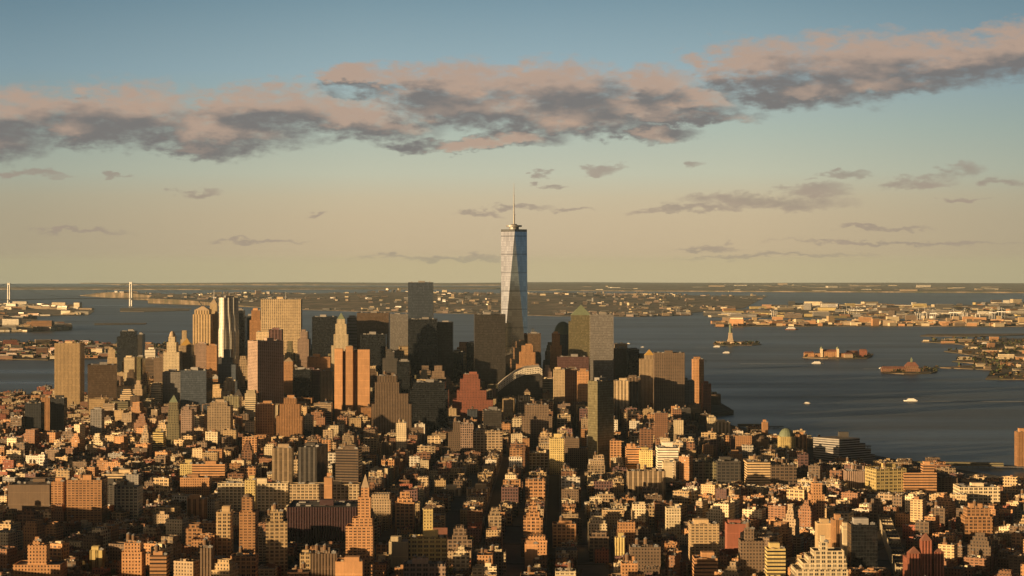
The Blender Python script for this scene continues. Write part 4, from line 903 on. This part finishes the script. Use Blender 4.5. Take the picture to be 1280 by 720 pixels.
CNAME = dict(brick='brick-brown', red='red', orange='orange', tan='tan', buff='buff', cream='cream', white='white', grey='grey', brown='dark brown', pink='pinkish', dark='charcoal', black='black', sand='sandy', plum='plum', blue='blue-grey', olive='olive')
RNAME = ['black-roofed', 'gravel-roofed', 'silver-roofed', 'brown-roofed', 'red-roofed', 'pale-roofed']
ORD = ['', 'second ', 'third ', 'fourth ', 'fifth ', 'sixth ', 'seventh ', 'eighth ', 'ninth ', 'tenth ', 'eleventh ', 'twelfth ', 'thirteenth ', 'fourteenth ', 'fifteenth ', 'sixteenth ', 'seventeenth ', 'eighteenth ', 'nineteenth ', 'twentieth ']
WORD = {'row_house': 'row house', 'tenement': 'tenement', 'loft_building': 'loft', 'apartment_building': 'apartment house', 'office_building': 'office block'}
LABELLED = {}
r2 = random.Random(5)
for L_ in SINGLE:
    x, y, d, w_, h, kd, ang, s, gi = L_; rr = random.Random(int(s * 1e9) + 1)
    colr = rr.choice(PAL[kd]); sty = rr.choice(STY[kd]); rf = rr.choices(range(6), [4, 4, 3, 3, 1, 2])[0]
    base = GZ + zc(x, y) + 0.15; rt = empty(kd, (x, y, base), -ang)
    wl, dk = MB(), MB(); full_h = house_parts(L_, wl, dk, None, True); flat = full_h == h
    wl.build('wall', facade(sty, colr), rt); dk.build('roof', ROOFS[rf], rt)
    big = min(d, w_) > 9
    if flat and rr.random() < 0.8:
        q_ = MB(); bw, bd = rr.uniform(2.6, 4.5 if not big else 7), rr.uniform(3, 5.5); q_.box(rr.uniform(-.25, .25) * d, rr.uniform(-.25, .25) * w_, h - 0.9, bw, bd, rr.uniform(2.6, 4.2))
        q_.build('bulkhead', facade('blind', rr.choice([colr, 'tan', 'brick', 'cream'])), rt)
    if flat and rr.random() < .75: add_duct(rt, 0, 0, h - .9, d * .85, w_ * .85, int(s * 1e4))
    tank = flat and h > 17 and big and rr.random() < 0.42
    if tank: add_tank(rt, rr.uniform(-.3, .3) * d, rr.uniform(-.3, .3) * w_, h - 0.9, rr.uniform(0.8, 1.1))
    if kd in ('row_house', 'tenement') and rr.random() < 0.6:
        q_ = MB(); q_.box(d * 0.47 * (1 if rr.random() < .5 else -1) * 0.9, 0.3 * w_, h - 0.9, 0.8, 1.6, 2.6); q_.build('chimney', facade('blind', 'brick'), rt)
    if flat and kd not in ('row_house',) and rr.random() < 0.35:
        k = bpy.data.objects.new('cooling_unit', HVAC); COL.objects.link(k); k.parent = rt; k.location = (rr.uniform(-.3, .3) * d, rr.uniform(-.3, .3) * w_, h - 0.9)
    px = 640 + F * x / y; py = 331 + F * (EYE - h - base) / y
    lm = min(LM, key=lambda q_: math.hypot((q_[0] - px), (q_[1] - py) * 1.2) + abs(q_[3] - y) * 0.02)
    if abs(px - lm[0]) > abs(py - lm[1]) : rel = 'left of' if px < lm[0] else 'right of'
    else: rel = 'before' if y < lm[3] else 'behind'
    desc = f"{CNAME[colr]} {RNAME[rf]} {WORD[kd]}" + (' with tank' if tank else '')
    key = (desc, rel, lm[2]); dist = math.hypot(px - lm[0], py - lm[1]); LABELLED.setdefault(key, []).append((dist, rt))
    rt['category'] = WORD[kd]; rt['group'] = {'row_house': 'village row houses', 'tenement': 'tenements', 'loft_building': 'loft buildings', 'apartment_building': 'mid-rise apartment houses', 'office_building': 'office blocks downtown'}[kd]
for (desc, rel, lmn), v in LABELLED.items():
    v.sort(key=lambda q_: q_[0])
    for i, (dist, rt) in enumerate(v):
        if len(v) == 1: rt['label'] = f'{desc} {rel} {lmn}'
        elif i == 0: rt['label'] = f'{desc} {rel} {lmn}, nearest one'
        else: rt['label'] = f'{desc} {rel} {lmn}, {ORD[min(i, 19)]}nearest'
# houses beyond the counted ones: one mesh for each kind
for kd, lst in REST.items():
    if not lst: continue
    mats = []; combos = [(a, b) for a in STY[kd][:3] for b in PAL[kd]]; combos = list(dict.fromkeys(combos)); mats = [facade(a, b) for a, b in combos] + ROOFS; nb = len(combos)
    b = MB()
    for L_ in lst:
        x, y, d, w_, h, _, ang, s, gi = L_; rr = random.Random(int(s * 1e9) + 1); mi = rr.randrange(nb); rf = nb + rr.choices(range(6), [4, 4, 3, 3, 1, 2])[0]; z = GZ + zc(x, y) + 0.15
        P = rect(x, y, d, w_, -ang); I = shrink(P, 0.45); u0 = float(int(s * 97)); b.prism(P, z - .6, z + h, False, mi, u0); b.ring(P, I, z + h, mi); b.prism(I[::-1], z + h - .9, z + h, False, mi, u0); b.face([(p[0], p[1], z + h - .9) for p in I], mi=rf)
        for _ in range(rr.randrange(2, 5)): b.box(x + rr.uniform(-.36, .36) * d, y + rr.uniform(-.36, .36) * w_, z + h - .9, rr.uniform(.7, 2.4), rr.uniform(.7, 2.4), rr.uniform(1, 2.2), nb + rr.choice([0, 1, 2, 5]), -ang)
        if rr.random() < .7: b.box(x + rr.uniform(-.2, .2) * d, y + rr.uniform(-.2, .2) * w_, z + h - .9, rr.uniform(2.6, 5), rr.uniform(3, 5), rr.uniform(2.5, 4), mi, -ang)
        if h > 17 and min(d, w_) > 9 and rr.random() < .35: b.cone(x, y, z + h - .9 + 2, z + h + 5.5, 1.9, 1.9, 8, nb + 3, False); b.cone(x, y, z + h + 5.5, z + h + 7, 2.0, 0.05, 8, nb, False)
    tag(b.build({'row_house': 'distant_housing', 'tenement': 'distant_tenement_housing', 'loft_building': 'distant_warehousing', 'apartment_building': 'distant_apartments', 'office_building': 'distant_offices'}[kd], mats), kind='stuff',
        label='the many farther houses of the same sort, too small to single out', cat='houses')

# ------------------------------------------------------------------ trees
def crown_mesh(seed, mat, n=420):
    rr = random.Random(seed); b = MB(); cl = [(rr.gauss(0, 1.7), rr.gauss(0, 1.7), rr.uniform(4.5, 9.5), rr.uniform(1.2, 2.3)) for _ in range(13)]
    for i in range(n):
        cx, cy, cz, cr = cl[rr.randrange(13)]; v = Vector((rr.gauss(0, 1), rr.gauss(0, 1), rr.gauss(0, .8))).normalized() * cr * rr.uniform(.5, 1.05); c = Vector((cx, cy, cz)) + v
        a = Vector((rr.gauss(0, 1), rr.gauss(0, 1), rr.gauss(0, 1))).normalized(); t_ = a.orthogonal().normalized() * rr.uniform(.3, .6); u_ = a.cross(t_).normalized() * rr.uniform(.25, .5)
        b.face([tuple(c - t_), tuple(c + u_ * .8), tuple(c + t_), tuple(c - u_ * .8)], [(0, 0)] * 4)
    return b.mesh('crown', mat)
def trunk_mesh(seed):
    rr = random.Random(seed); b = MB(); b.tube((0, 0, -.3), (0.1, 0, 4.5), .28, .18, 6)
    for k in range(5):
        a = k * 1.26 + rr.random(); b.tube((0, 0, 2.6 + .4 * k), (2.2 * math.cos(a), 2.2 * math.sin(a), 5.5 + .6 * k), .12, .05, 4)
    return b.mesh('trunk', M_BARK)
CR = [(crown_mesh(k, M_LEAF[k % 3]), trunk_mesh(k)) for k in range(6)]
def tree(x, y, z, s, k, label, group):
    rt = empty('tree', (x, y, z)); rt.scale = (s, s, s); rt.rotation_euler[2] = k * 1.7; tag(rt, label, 'tree', group)
    for nm, me in (('crown', CR[k % 6][0]), ('trunk', CR[k % 6][1])):
        o = bpy.data.objects.new(nm, me); COL.objects.link(o); o.parent = rt
TREES = []; rt_ = random.Random(3)
for (W2, q0, q1, s0, s1) in globals().get('PARKS', []):
    ca, sa = math.cos(R(1.43)), math.sin(R(1.43))
    for k in range(16):
        q_, s = rt_.uniform(q0, q1), rt_.uniform(s0, s1); x, y = q_ * ca + s * sa, -q_ * sa + s * ca
        if not taken(x, y, 3): TREES.append((x, y, 'in the shaded park square'))
for L_ in sorted([l for l in VIEWED if l[5] == 'row_house'], key=lambda l: l[1])[::2]:
    if len(TREES) > 270: break
    x, y, d, w_, h, kd, ang, s, gi = L_; side_ = 1 if s < .5 else -1; ox = (d / 2 + 4.2) * side_
    tx, ty = x + ox * math.cos(ang), y - ox * math.sin(ang)
    if not taken(tx, ty, 3): TREES.append((tx, ty, 'at a row house'))
TL = {}
for i, (x, y, where) in enumerate(TREES):
    px = 640 + F * x / y; py = 331 + F * (EYE - 16) / y; lm = min(LM, key=lambda q_: math.hypot(q_[0] - px, (q_[1] - py) * 1.2)); rel = ('left of' if px < lm[0] else 'right of') if abs(px - lm[0]) > abs(py - lm[1]) else ('before' if y < lm[3] else 'behind')
    colr = ['green', 'rust', 'olive'][i % 6 % 3]; key = (f'{colr} tree {where} {rel} {lm[2]}'); n = TL[key] = TL.get(key, 0) + 1
    tree(x, y, GZ + zc(x, y) + .1, rt_.uniform(.9, 1.35), i, key if n == 1 else f'{key}, {ORD[min(n - 1, 19)]}one', 'village trees')

# ================================================================== harbour, far shores
def far_scatter(poly, n, sizes, cols, seed, stuff_name, singles=0, nm='warehouse', cat='warehouse', where='', z=2.5, hill=None, lim=None, style='ribbon', bias=1.0):
    rr = random.Random(seed); xs = [p[0] for p in poly]; ys = [p[1] for p in poly]; got = []; tries = 0
    while len(got) < n and tries < n * 40:
        tries += 1; x, y = rr.uniform(min(xs), max(xs)), min(ys) + (max(ys) - min(ys)) * rr.random() ** bias
        if abs(x) > .285 * y or not inside(poly, x, y) or (lim and y > lim): continue
        if nm != 'container_stack' and math.sin(x / 310 + seed) + math.sin(y / 420 + x / 900) + rr.uniform(-.9, .9) < 0: continue
        (w0, w1), (d0, d1), (h0, h1) = sizes; got.append((x, y, rr.uniform(w0, w1), rr.uniform(d0, d1), rr.uniform(h0, h1) * (1 if rr.random() < .93 else 2.2), rr.uniform(-.5, .5), rr.choice(cols)))
    got.sort(key=lambda q_: -q_[2] * q_[4] / q_[1] ** 2)
    use = sorted(set(q_[6] for q_ in got)); mats = [facade(style, c) for c in use] + [ROOFS[2], ROOFS[5], ROOFS[1]]; b = MB()
    for i, (x, y, w_, d, h, a, c) in enumerate(got):
        zz = z + zc(x, y) + (hill(x, y) if hill else 0)
        if i < singles:
            rt = empty(nm, (x, y, zz), a); q_ = MB(); q_.prism(rect(0, 0, w_, d), -2, h, False); q_.build('wall', facade(style, c), rt)
            q_ = MB(); ins = rect(0, 0, w_ + 1, d + 1)
            if d > 25 and h < 25: q_.prism(ins, h, h + d * .08, True, 0, 0, rect(0, 0, w_ + 1, d * .1))
            else: q_.prism(ins, h, h + .8, True)
            q_.build('roof', mats[-1 - i % 3], rt)
            size = 'long low' if w_ > (sizes[0][0] + sizes[0][1]) / 2 else 'short'; tag(rt, None, cat, f'{cat}s {where}'); FAR.append((rt, 640 + F * x / y, size, c, where, cat))
        else:
            b.box(x, y, zz - 2, w_, d, h + 2, use.index(c), a, 0, len(use) + i % 3)
    if len(got) > singles: tag(b.build(stuff_name, mats), kind='stuff', label=f'small far buildings {where}', cat='buildings')
FAR = []
far_scatter(L_gov, 200, ((15,60),(14,30),(6,14)), ['orange','brick','cream','red','tan','pink'], 1, 'distant_island_buildings', 40, 'barracks', 'barracks', 'on the harbour island')
far_scatter(L_bk1, 330, ((25,110),(20,50),(8,24)), ['orange','buff','brown','cream','white','red'], 2, 'distant_brooklyn_buildings', 40, 'warehouse', 'warehouse', 'on the near Brooklyn shore')
far_scatter(L_bk2, 260, ((30,120),(20,50),(8,22)), ['orange','cream','white','tan'], 3, 'distant_narrows_buildings', 20, 'shore_house', 'shore house', 'by the narrows')
far_scatter(L_st, 850, ((15,60),(15,35),(7,16)), ['tan','cream','dark','brown','brown','grey','pink'], 4, 'distant_hillside_houses', 90, 'hillside_house', 'hillside house', 'on the hilly island', hill=sthill, bias=1.6)
far_scatter(L_by, 900, ((30,150),(25,60),(9,24)), ['orange','cream','white','yellow','grey','dark','brown'], 5, 'distant_port_sheds', 110, 'port_shed', 'port shed', 'in the port')
far_scatter(L_pier, 420, ((20,80),(12,30),(7,18)), ['orange','tan','buff','cream','brown','orange'], 6, 'distant_quay_stacks', 80, 'container_stack', 'container stack', 'on the long quay', style='blind')
far_scatter(L_jc, 60, ((20,60),(15,30),(6,12)), ['cream','tan','orange'], 8, 'distant_park_buildings', 20, 'park_building', 'park building', 'on the Jersey shore')
far_scatter(L_far, 130, ((80,300),(60,120),(8,20)), ['cream','white','tan'], 9, 'distant_hill_towns', 0, where='on the far hills', lim=45000)
# storage tanks and gantry cranes in the port
q_ = MB(); q_.cone(0, 0, -1, 14, 22, 22, 18, top=False); TKW = q_.mesh('shell', M_WHITE); q_ = MB(); q_.cone(0, 0, 14, 17, 22.3, 1, 18); TKR = q_.mesh('tank_roof', M_METAL)
rr = random.Random(9); n = 0
while n < 36:
    x, y = pxX(rr.uniform(1080, 1275), 13500), rr.uniform(12300, 14200)
    if not inside(L_by, x, y) or abs(x) > .27 * y: continue
    rt = empty('storage_tank', (x, y, 2.5 + zc(x, y))); tag(rt, None, 'storage tank', 'port storage tanks'); FAR.append((rt, 640 + F * x / y, 'round', 'white', 'in the port', 'storage tank'))
    for nm, me in (('shell', TKW), ('tank_roof', TKR)):
        k = bpy.data.objects.new(nm, me); COL.objects.link(k); k.parent = rt
    n += 1
lg, bo, ca_ = MB(), MB(), MB()
for x in (-12, 12):
    for y in (-15, 15): lg.tube((x, y, 0), (x, y, 42), 1.3, 1.3, 4)
bo.box(0, -14, 42, 6, 110, 4)
ca_.tube((0, -6, 46), (0, 4, 70), 1.2, 1.0, 4); ca_.tube((0, 4, 70), (0, -66, 46), .5, .5, 4); ca_.tube((0, 4, 70), (0, 38, 46), .5, .5, 4)
CRN = (('leg_frame', lg.mesh('leg_frame', M_WHITE)), ('boom', bo.mesh('boom', M_WHITE)), ('stay', ca_.mesh('stay', M_WHITE)))
for k, px in enumerate((968, 1058, 1064, 1071, 1148, 1156, 1166, 1192, 1206, 1222, 1240, 1252)):
    y = 11750 + (k % 3) * 250 if px > 1100 else 12700; x = pxX(px, y); rt = empty('gantry_crane', (x, y, 2.5 + zc(x, y)), R(20 * (k % 4) - 30)); tag(rt, None, 'gantry crane', 'port gantry cranes')
    FAR.append((rt, px, 'tall', 'white', 'on the port quay', 'gantry crane'))
    for nm, me in CRN: c_ = bpy.data.objects.new(nm, me); COL.objects.link(c_); c_.parent = rt
BYW = {}
for (rt, px, size, c, where, cat) in FAR: BYW.setdefault((size, c, where, cat), []).append((px, rt))
for (size, c, where, cat), v in BYW.items():
    v.sort(key=lambda q_: q_[0])
    for i, (px, rt) in enumerate(v):
        w0 = f'{size} {CNAME.get(c, c)} {cat}'
        if len(v) == 1: rt['label'] = f'{w0} {where}, the only such one'
        elif i == 0: rt['label'] = f'{w0} {where}, leftmost of them'
        elif i < 20: rt['label'] = f'{w0} {where}, {ORD[i]}from the left end'
        else: rt['label'] = f'{w0} {where}, {ORD[min(19, len(v) - 1 - i)] or "last "}from the right end'
# suspension bridge: two towers, deck and cables
def bridge():
    A, B = (pxX(11, 15700), 15700), (pxX(163.5, 16500), 16500); rt = empty('suspension_bridge', (A[0], A[1], zc(*A))); tag(rt, 'long suspension bridge with two tall pale towers across the narrows', 'bridge')
    dv = Vector((B[0] - A[0], B[1] - A[1])); Ld = dv.length; dv.normalize(); nv = Vector((-dv.y, dv.x)); zA = zc(*A)
    def at(s, o=0): return (dv.x * s + nv.x * o, dv.y * s + nv.y * o)
    for s in (0, Ld):
        t = MB()
        for o in (-15, 15): x, y = at(s, o); t.tube((x, y, -2), (x * 1.0, y * 1.0, 206), 7.5, 5.5, 6)
        for z in (62, 196): 
            a, b = at(s, -15), at(s, 15); t.tube((*a, z), (*b, z), 7, 7, 6)
        t.build('bridge_tower', M_WHITE, rt)
    d = MB(); N = 24; s0, s1 = -700, Ld + 700
    for k in range(N):
        a, b = s0 + (s1 - s0) * k / N, s0 + (s1 - s0) * (k + 1) / N; za, zb_ = [60 + 12 * (1 - ((u - Ld / 2) / (Ld / 2 + 700)) ** 2) for u in (a, b)]
        p = [at(a, -15), at(b, -15), at(b, 15), at(a, 15)]; zz = [za, zb_, zb_, za]; d.face([(p[i][0], p[i][1], zz[i]) for i in range(4)]); d.face([(p[0][0], p[0][1], zz[0] - 6), (p[1][0], p[1][1], zz[1] - 6), (p[1][0], p[1][1], zz[1]), (p[0][0], p[0][1], zz[0])])
    d.build('deck', M_METAL, rt)
    for o in (-15, 15):
        c = MB()
        for k in range(24):
            a, b = Ld * k / 24, Ld * (k + 1) / 24; f_ = lambda u: 84 + 120 * (2 * u / Ld - 1) ** 2; c.tube((*at(a, o), f_(a)), (*at(b, o), f_(b)), .8, .8, 4)
        c.tube((*at(0, o), 204), (*at(-600, o), 55), .8, .8, 4); c.tube((*at(Ld, o), 204), (*at(Ld + 600, o), 55), .8, .8, 4); c.build('cable', M_METAL, rt)
bridge()
# statue on its star fort
def statue():
    Y = 8200; x = pxX(913, Y); rt = empty('statue', (x, Y, 2.5 + zc(x, Y)), 0); tag(rt, 'robed copper statue raising a torch on a stone pedestal and star fort', 'statue')
    f = MB(); P = []
    for k in range(22): r_ = 62 if k % 2 else 46; P.append((r_ * math.cos(k * math.pi / 11), r_ * math.sin(k * math.pi / 11)))
    f.prism(P, -1, 9, True); f.build('star_fort', M_STONE, rt)
    p = MB(); p.prism(rect(0, 0, 27, 27), 9, 20, False, 0, 0, rect(0, 0, 20, 20)); p.prism(rect(0, 0, 19, 19), 20, 42, False, 0, 0, rect(0, 0, 14, 14)); p.box(0, 0, 42, 17, 17, 4.5); p.build('pedestal', M_STONE, rt)
    b = MB(); prof = [(46.5, 6.6), (52, 6.2), (60, 5.4), (68, 5.0), (74, 5.2), (78, 4.6), (80, 2.0), (81.5, 1.6)]
    for (z0, r0), (z1, r1) in zip(prof, prof[1:]): b.cone(0, 0, z0, z1, r0, r1, 14, 0, False)
    b.dome(0, 0, 81.3, 2.6, 4.6, 10, 4); b.tube((-3.6, 0, 77), (-6.4, -1, 86), 1.7, 1.2, 7); b.tube((-6.4, -1, 86), (-6.8, -1, 92.5), 1.2, .8, 7); b.tube((3.8, 0, 76), (6.2, -2, 68), 1.8, 1.4, 7); b.box(6.4, -3.4, 66, 4.2, 1.2, 8)
    b.build('robed_body', M_COPPER, rt)
    c = MB()
    for k in range(7): a = -1.2 + .4 * k; c.tube((0, 0, 85), (5.0 * math.sin(a), 0, 85 + 5.0 * math.cos(a)), .5, .12, 4)
    c.build('crown', M_COPPER, rt); t = MB(); t.cone(-6.8, -1, 92.5, 94, 1.0, 1.9, 10); t.build('torch', M_COPPER, rt); t = MB(); t.cone(-6.8, -1, 94, 98, 1.1, .1, 8); t.build('flame', M_GOLD, rt)
statue()
# immigration station: brick hall with four domed turrets, hospital wings
def station():
    Y = 6990; x = pxX(1038, Y); z = 2.5 + zc(x, Y); rt = empty('brick_station_hall', (x, Y + 20, z), R(-6)); tag(rt, 'orange brick hall with four copper-domed turrets on the station island', 'hall')
    w = MB(); w.box(0, 0, -1, 62, 34, 20); w.box(-40, 0, -1, 24, 26, 14); w.box(44, 0, -1, 30, 26, 14); w.build('wall', facade('big', 'orange'), rt)
    r_ = MB(); r_.prism(rect(0, 0, 63, 35), 19.2, 27, True, 0, 0, rect(0, 0, 50, 2)); r_.build('roof', ROOFS[4], rt)
    for a in (-1, 1):
        for b in (-1, 1):
            t = MB(); t.box(a * 29, b * 16, -1, 8, 8, 31); o = t.build('turret', facade('punch', 'cream'), rt); d = MB(); d.dome(a * 29, b * 16, 30, 4.2, 6); d.cone(a * 29, b * 16, 35.8, 41, .5, .1, 6); d.build('copper_dome', M_COPPER, o)
    for i, (dx_, w_, h, dd, c, lb) in enumerate(((-72, 36, 13, 40, 'orange', 'orange low wing left of the turreted hall'), (90, 44, 16, 60, 'brick', 'brick hospital wing right of the turreted hall'), (60, 30, 12, -30, 'tan', 'small tan ferry house before the turreted hall'), (128, 26, 22, 50, 'red', 'red powerhouse at the far end of the station island'))):
        o = empty('island_building', (x + dx_, Y + dd, z)); tag(o, lb, 'building'); q_ = MB(); q_.prism(rect(0, 0, w_, 18), -1, h, False); q_.build('wall', facade('punch', c), o); q_ = MB(); q_.prism(rect(0, 0, w_ + 1, 19), h, h + 5, True, 0, 0, rect(0, 0, w_ - 6, 1)); q_.build('roof', ROOFS[4], o)
station()
def terminal():
    Y = 6020; x = pxX(1128, Y); z = 2.5 + zc(x, Y); rt = empty('rail_terminal', (x, Y + 30, z), R(-4)); tag(rt, 'old rail terminal with a steep orange roof and clock cupola at the water edge', 'rail terminal')
    w = MB(); w.box(0, 0, -1, 120, 30, 10); w.box(34, 0, 8.8, 40, 26, 8); w.build('wall', facade('big', 'brick'), rt)
    r_ = MB(); r_.prism(rect(-22, 0, 76, 31), 8.9, 15, True, 0, 0, rect(-22, 0, 66, 2)); r_.prism(rect(34, 0, 42, 28), 16.7, 29, True, 0, 0, rect(34, 0, 22, 2)); r_.build('roof', ROOFS[4], rt)
    t = MB(); t.box(34, 0, 28, 6, 6, 7); t.prism(rect(34, 0, 7, 7), 35, 44, True, 0, 0, rect(34, 0, .4, .4)); t.build('clock_cupola', M_COPPER, rt)
terminal()
def woods(name, poly, n, seed, size, lbl, hill=None):
    rr = random.Random(seed); b = MB(); xs = [p[0] for p in poly]; ys = [p[1] for p in poly]; k = 0; tr = 0
    while k < n and tr < n * 30:
        tr += 1; x, y = rr.uniform(min(xs), max(xs)), rr.uniform(min(ys), max(ys))
        if not inside(poly, x, y) or abs(x) > .29 * y: continue
        k += 1; s = size * rr.uniform(.6, 1.5); z = 2 + zc(x, y)
        for j in range(9):
            v = Vector((rr.gauss(0, 1), rr.gauss(0, 1), rr.gauss(0, .6))).normalized() * s; c = Vector((x, y, z + s)) + v * rr.uniform(.5, 1)
            t_ = Vector((rr.gauss(0, 1), rr.gauss(0, 1), rr.gauss(0, 1))).normalized() * s * .6; u_ = t_.orthogonal().normalized() * s * .55
            b.face([tuple(c - t_), tuple(c + u_), tuple(c + t_), tuple(c - u_)], [(0, 0)] * 4, rr.randrange(3))
    tag(b.build(name, M_LEAF), kind='stuff', label=lbl, cat='trees')
woods('far_woods', L_jc, 380, 11, 6, 'scrub and trees on the Jersey shore'); woods('island_woods', L_ell, 40, 12, 5, 'trees round the station island'); woods('statue_park_woods', L_lib, 50, 13, 5, 'trees of the statue island')
woods('terminal_woods', L_trm, 70, 14, 4, 'trees round the rail terminal'); woods('harbour_island_woods', L_gov, 700, 15, 6, 'trees on the harbour island')
# boats
M_WAKE = plain('wake_foam', (0.50, 0.52, 0.53), .6, .05, .5)
def boat(px, y, ln, ang, label, wake=0, white=True):
    x = pxX(px, y); z = zc(x, y); rt = empty('ferry' if ln > 30 else 'boat', (x, y, z), R(ang)); tag(rt, label, 'boat')
    w_ = ln * .26; h = MB(); P = [(-ln/2, -w_/2), (ln*.25, -w_/2), (ln/2, 0), (ln*.25, w_/2), (-ln/2, w_/2)]; h.prism([(a*.94, b*.85) for a, b in P], -.5, ln * .07, True, 0, 0, P); h.build('hull', M_WHITE if white else plain('rust_hull', (.25,.1,.06)), rt)
    c = MB(); c.box(-ln*.08, 0, ln*.07, ln*.62, w_*.8, ln*.07); c.box(-ln*.05, 0, ln*.14, ln*.45, w_*.65, ln*.06); c.build('cabin', M_WHITE, rt); c = MB(); c.box(ln*.12, 0, ln*.2, ln*.1, w_*.4, ln*.05); c.build('wheelhouse', plain('cabin_glass', (.05,.05,.06), .3), rt)
    if wake:
        q_ = MB(); N = 10
        for k in range(N):
            a, b = -ln*.4 - wake*k/N, -ln*.4 - wake*(k+1)/N; wa, wb = w_*(.5+.9*k/N), w_*(.5+.9*(k+1)/N); ca, sa = math.cos(R(ang)), math.sin(R(ang)); P4 = []
            for u, v in ((a, -wa), (a, wa), (b, wb), (b, -wb)):
                X_, Y_ = x + u*ca - v*sa, y + u*sa + v*ca; P4.append((X_, Y_, zc(X_, Y_) + .25))
            q_.face(P4)
        tag(q_.build('wake', M_WAKE), kind='stuff', label='pale wake trailing ' + label.split(' ')[0] + ' boat on the river', cat='wake')
boat(1138, 4740, 34, 175, 'white ferry crossing the wide river, a long wake behind it', 300)
boat(1008, 4650, 20, 170, 'small white launch near the middle of the river', 70)
boat(909, 7350, 34, 5, 'small white ferry just below the statue island', 60)
boat(785, 8250, 18, 178, 'small boat with a streak of wake right of the smooth glass slab', 260)
boat(803, 7900, 14, 176, 'second small boat, close behind the one with a streak of wake', 120)
boat(1022, 6560, 40, 2, 'low white boat before the station island', 250)
boat(897, 7900, 36, 3, 'tour boat docked at the statue island', 80)
boat(1103, 6250, 24, 20, 'small boat left of the rail terminal', 60)
boat(990, 10100, 70, 4, 'rust hulled ship moored before the long quay', 0, False)
boat(1232, 8200, 40, 8, 'white boat off the Jersey shore', 120)
# river piers
for i, (x0, y0, x1, y1, w_, lb) in enumerate(((610, 3215, 900, 3160, 26, 'long thin pier reaching into the river at the ventilation tower'), (560, 3540, 660, 3530, 18, 'short pier right of the stepped riverside office'), (520, 3700, 600, 3695, 16, 'short pier near the green dome block'), (455, 3960, 560, 3960, 16, 'short pier near the river end brick tower'))):
    rt = empty('pier', ((x0+x1)/2, (y0+y1)/2, zc(x0, y0)), math.atan2(y1-y0, x1-x0)); tag(rt, lb, 'pier'); ln = math.dist((x0,y0),(x1,y1)); q_ = MB(); q_.box(0, 0, 2.2, ln, w_, .8); q_.build('deck', M_PAVE, rt)
    q_ = MB(); 
    for k in range(int(ln / 9)): 
        for s_ in (-1, 1): q_.tube((-ln/2 + 4 + k*9, s_*(w_/2-1), -1), (-ln/2 + 4 + k*9, s_*(w_/2-1), 2.2), .4, .4, 5)
    q_.build('pile_lattice', M_WOOD, rt); q_ = MB(); q_.box(-ln*.1, 0, 3, ln*.6, w_*.5, 5); q_.build('shed', facade('ribbon', 'olive'), rt)

# ------------------------------------------------------------------ haze
b = MB(); hb = 71800; b.prism([(-hb, -hb), (hb, -hb), (hb, hb), (-hb, hb)], -860.0, 548.0, True); b.f.append([3, 2, 1, 0]); b.uv += [(0, 0)] * 4; b.mi.append(0)
mh = bpy.data.materials.new('haze'); mh.use_nodes = True; nt = mh.node_tree; nt.nodes.clear(); pv = nt.nodes.new('ShaderNodeVolumePrincipled'); oo = nt.nodes.new('ShaderNodeOutputMaterial'); nt.links.new(pv.outputs[0], oo.inputs['Volume'])
pv.inputs['Color'].default_value = (0.62, 0.84, 1.0, 1); pv.inputs['Density'].default_value = 0.85e-5; pv.inputs['Anisotropy'].default_value = 0.0
o = b.build('haze', mh); tag(o, kind='stuff')
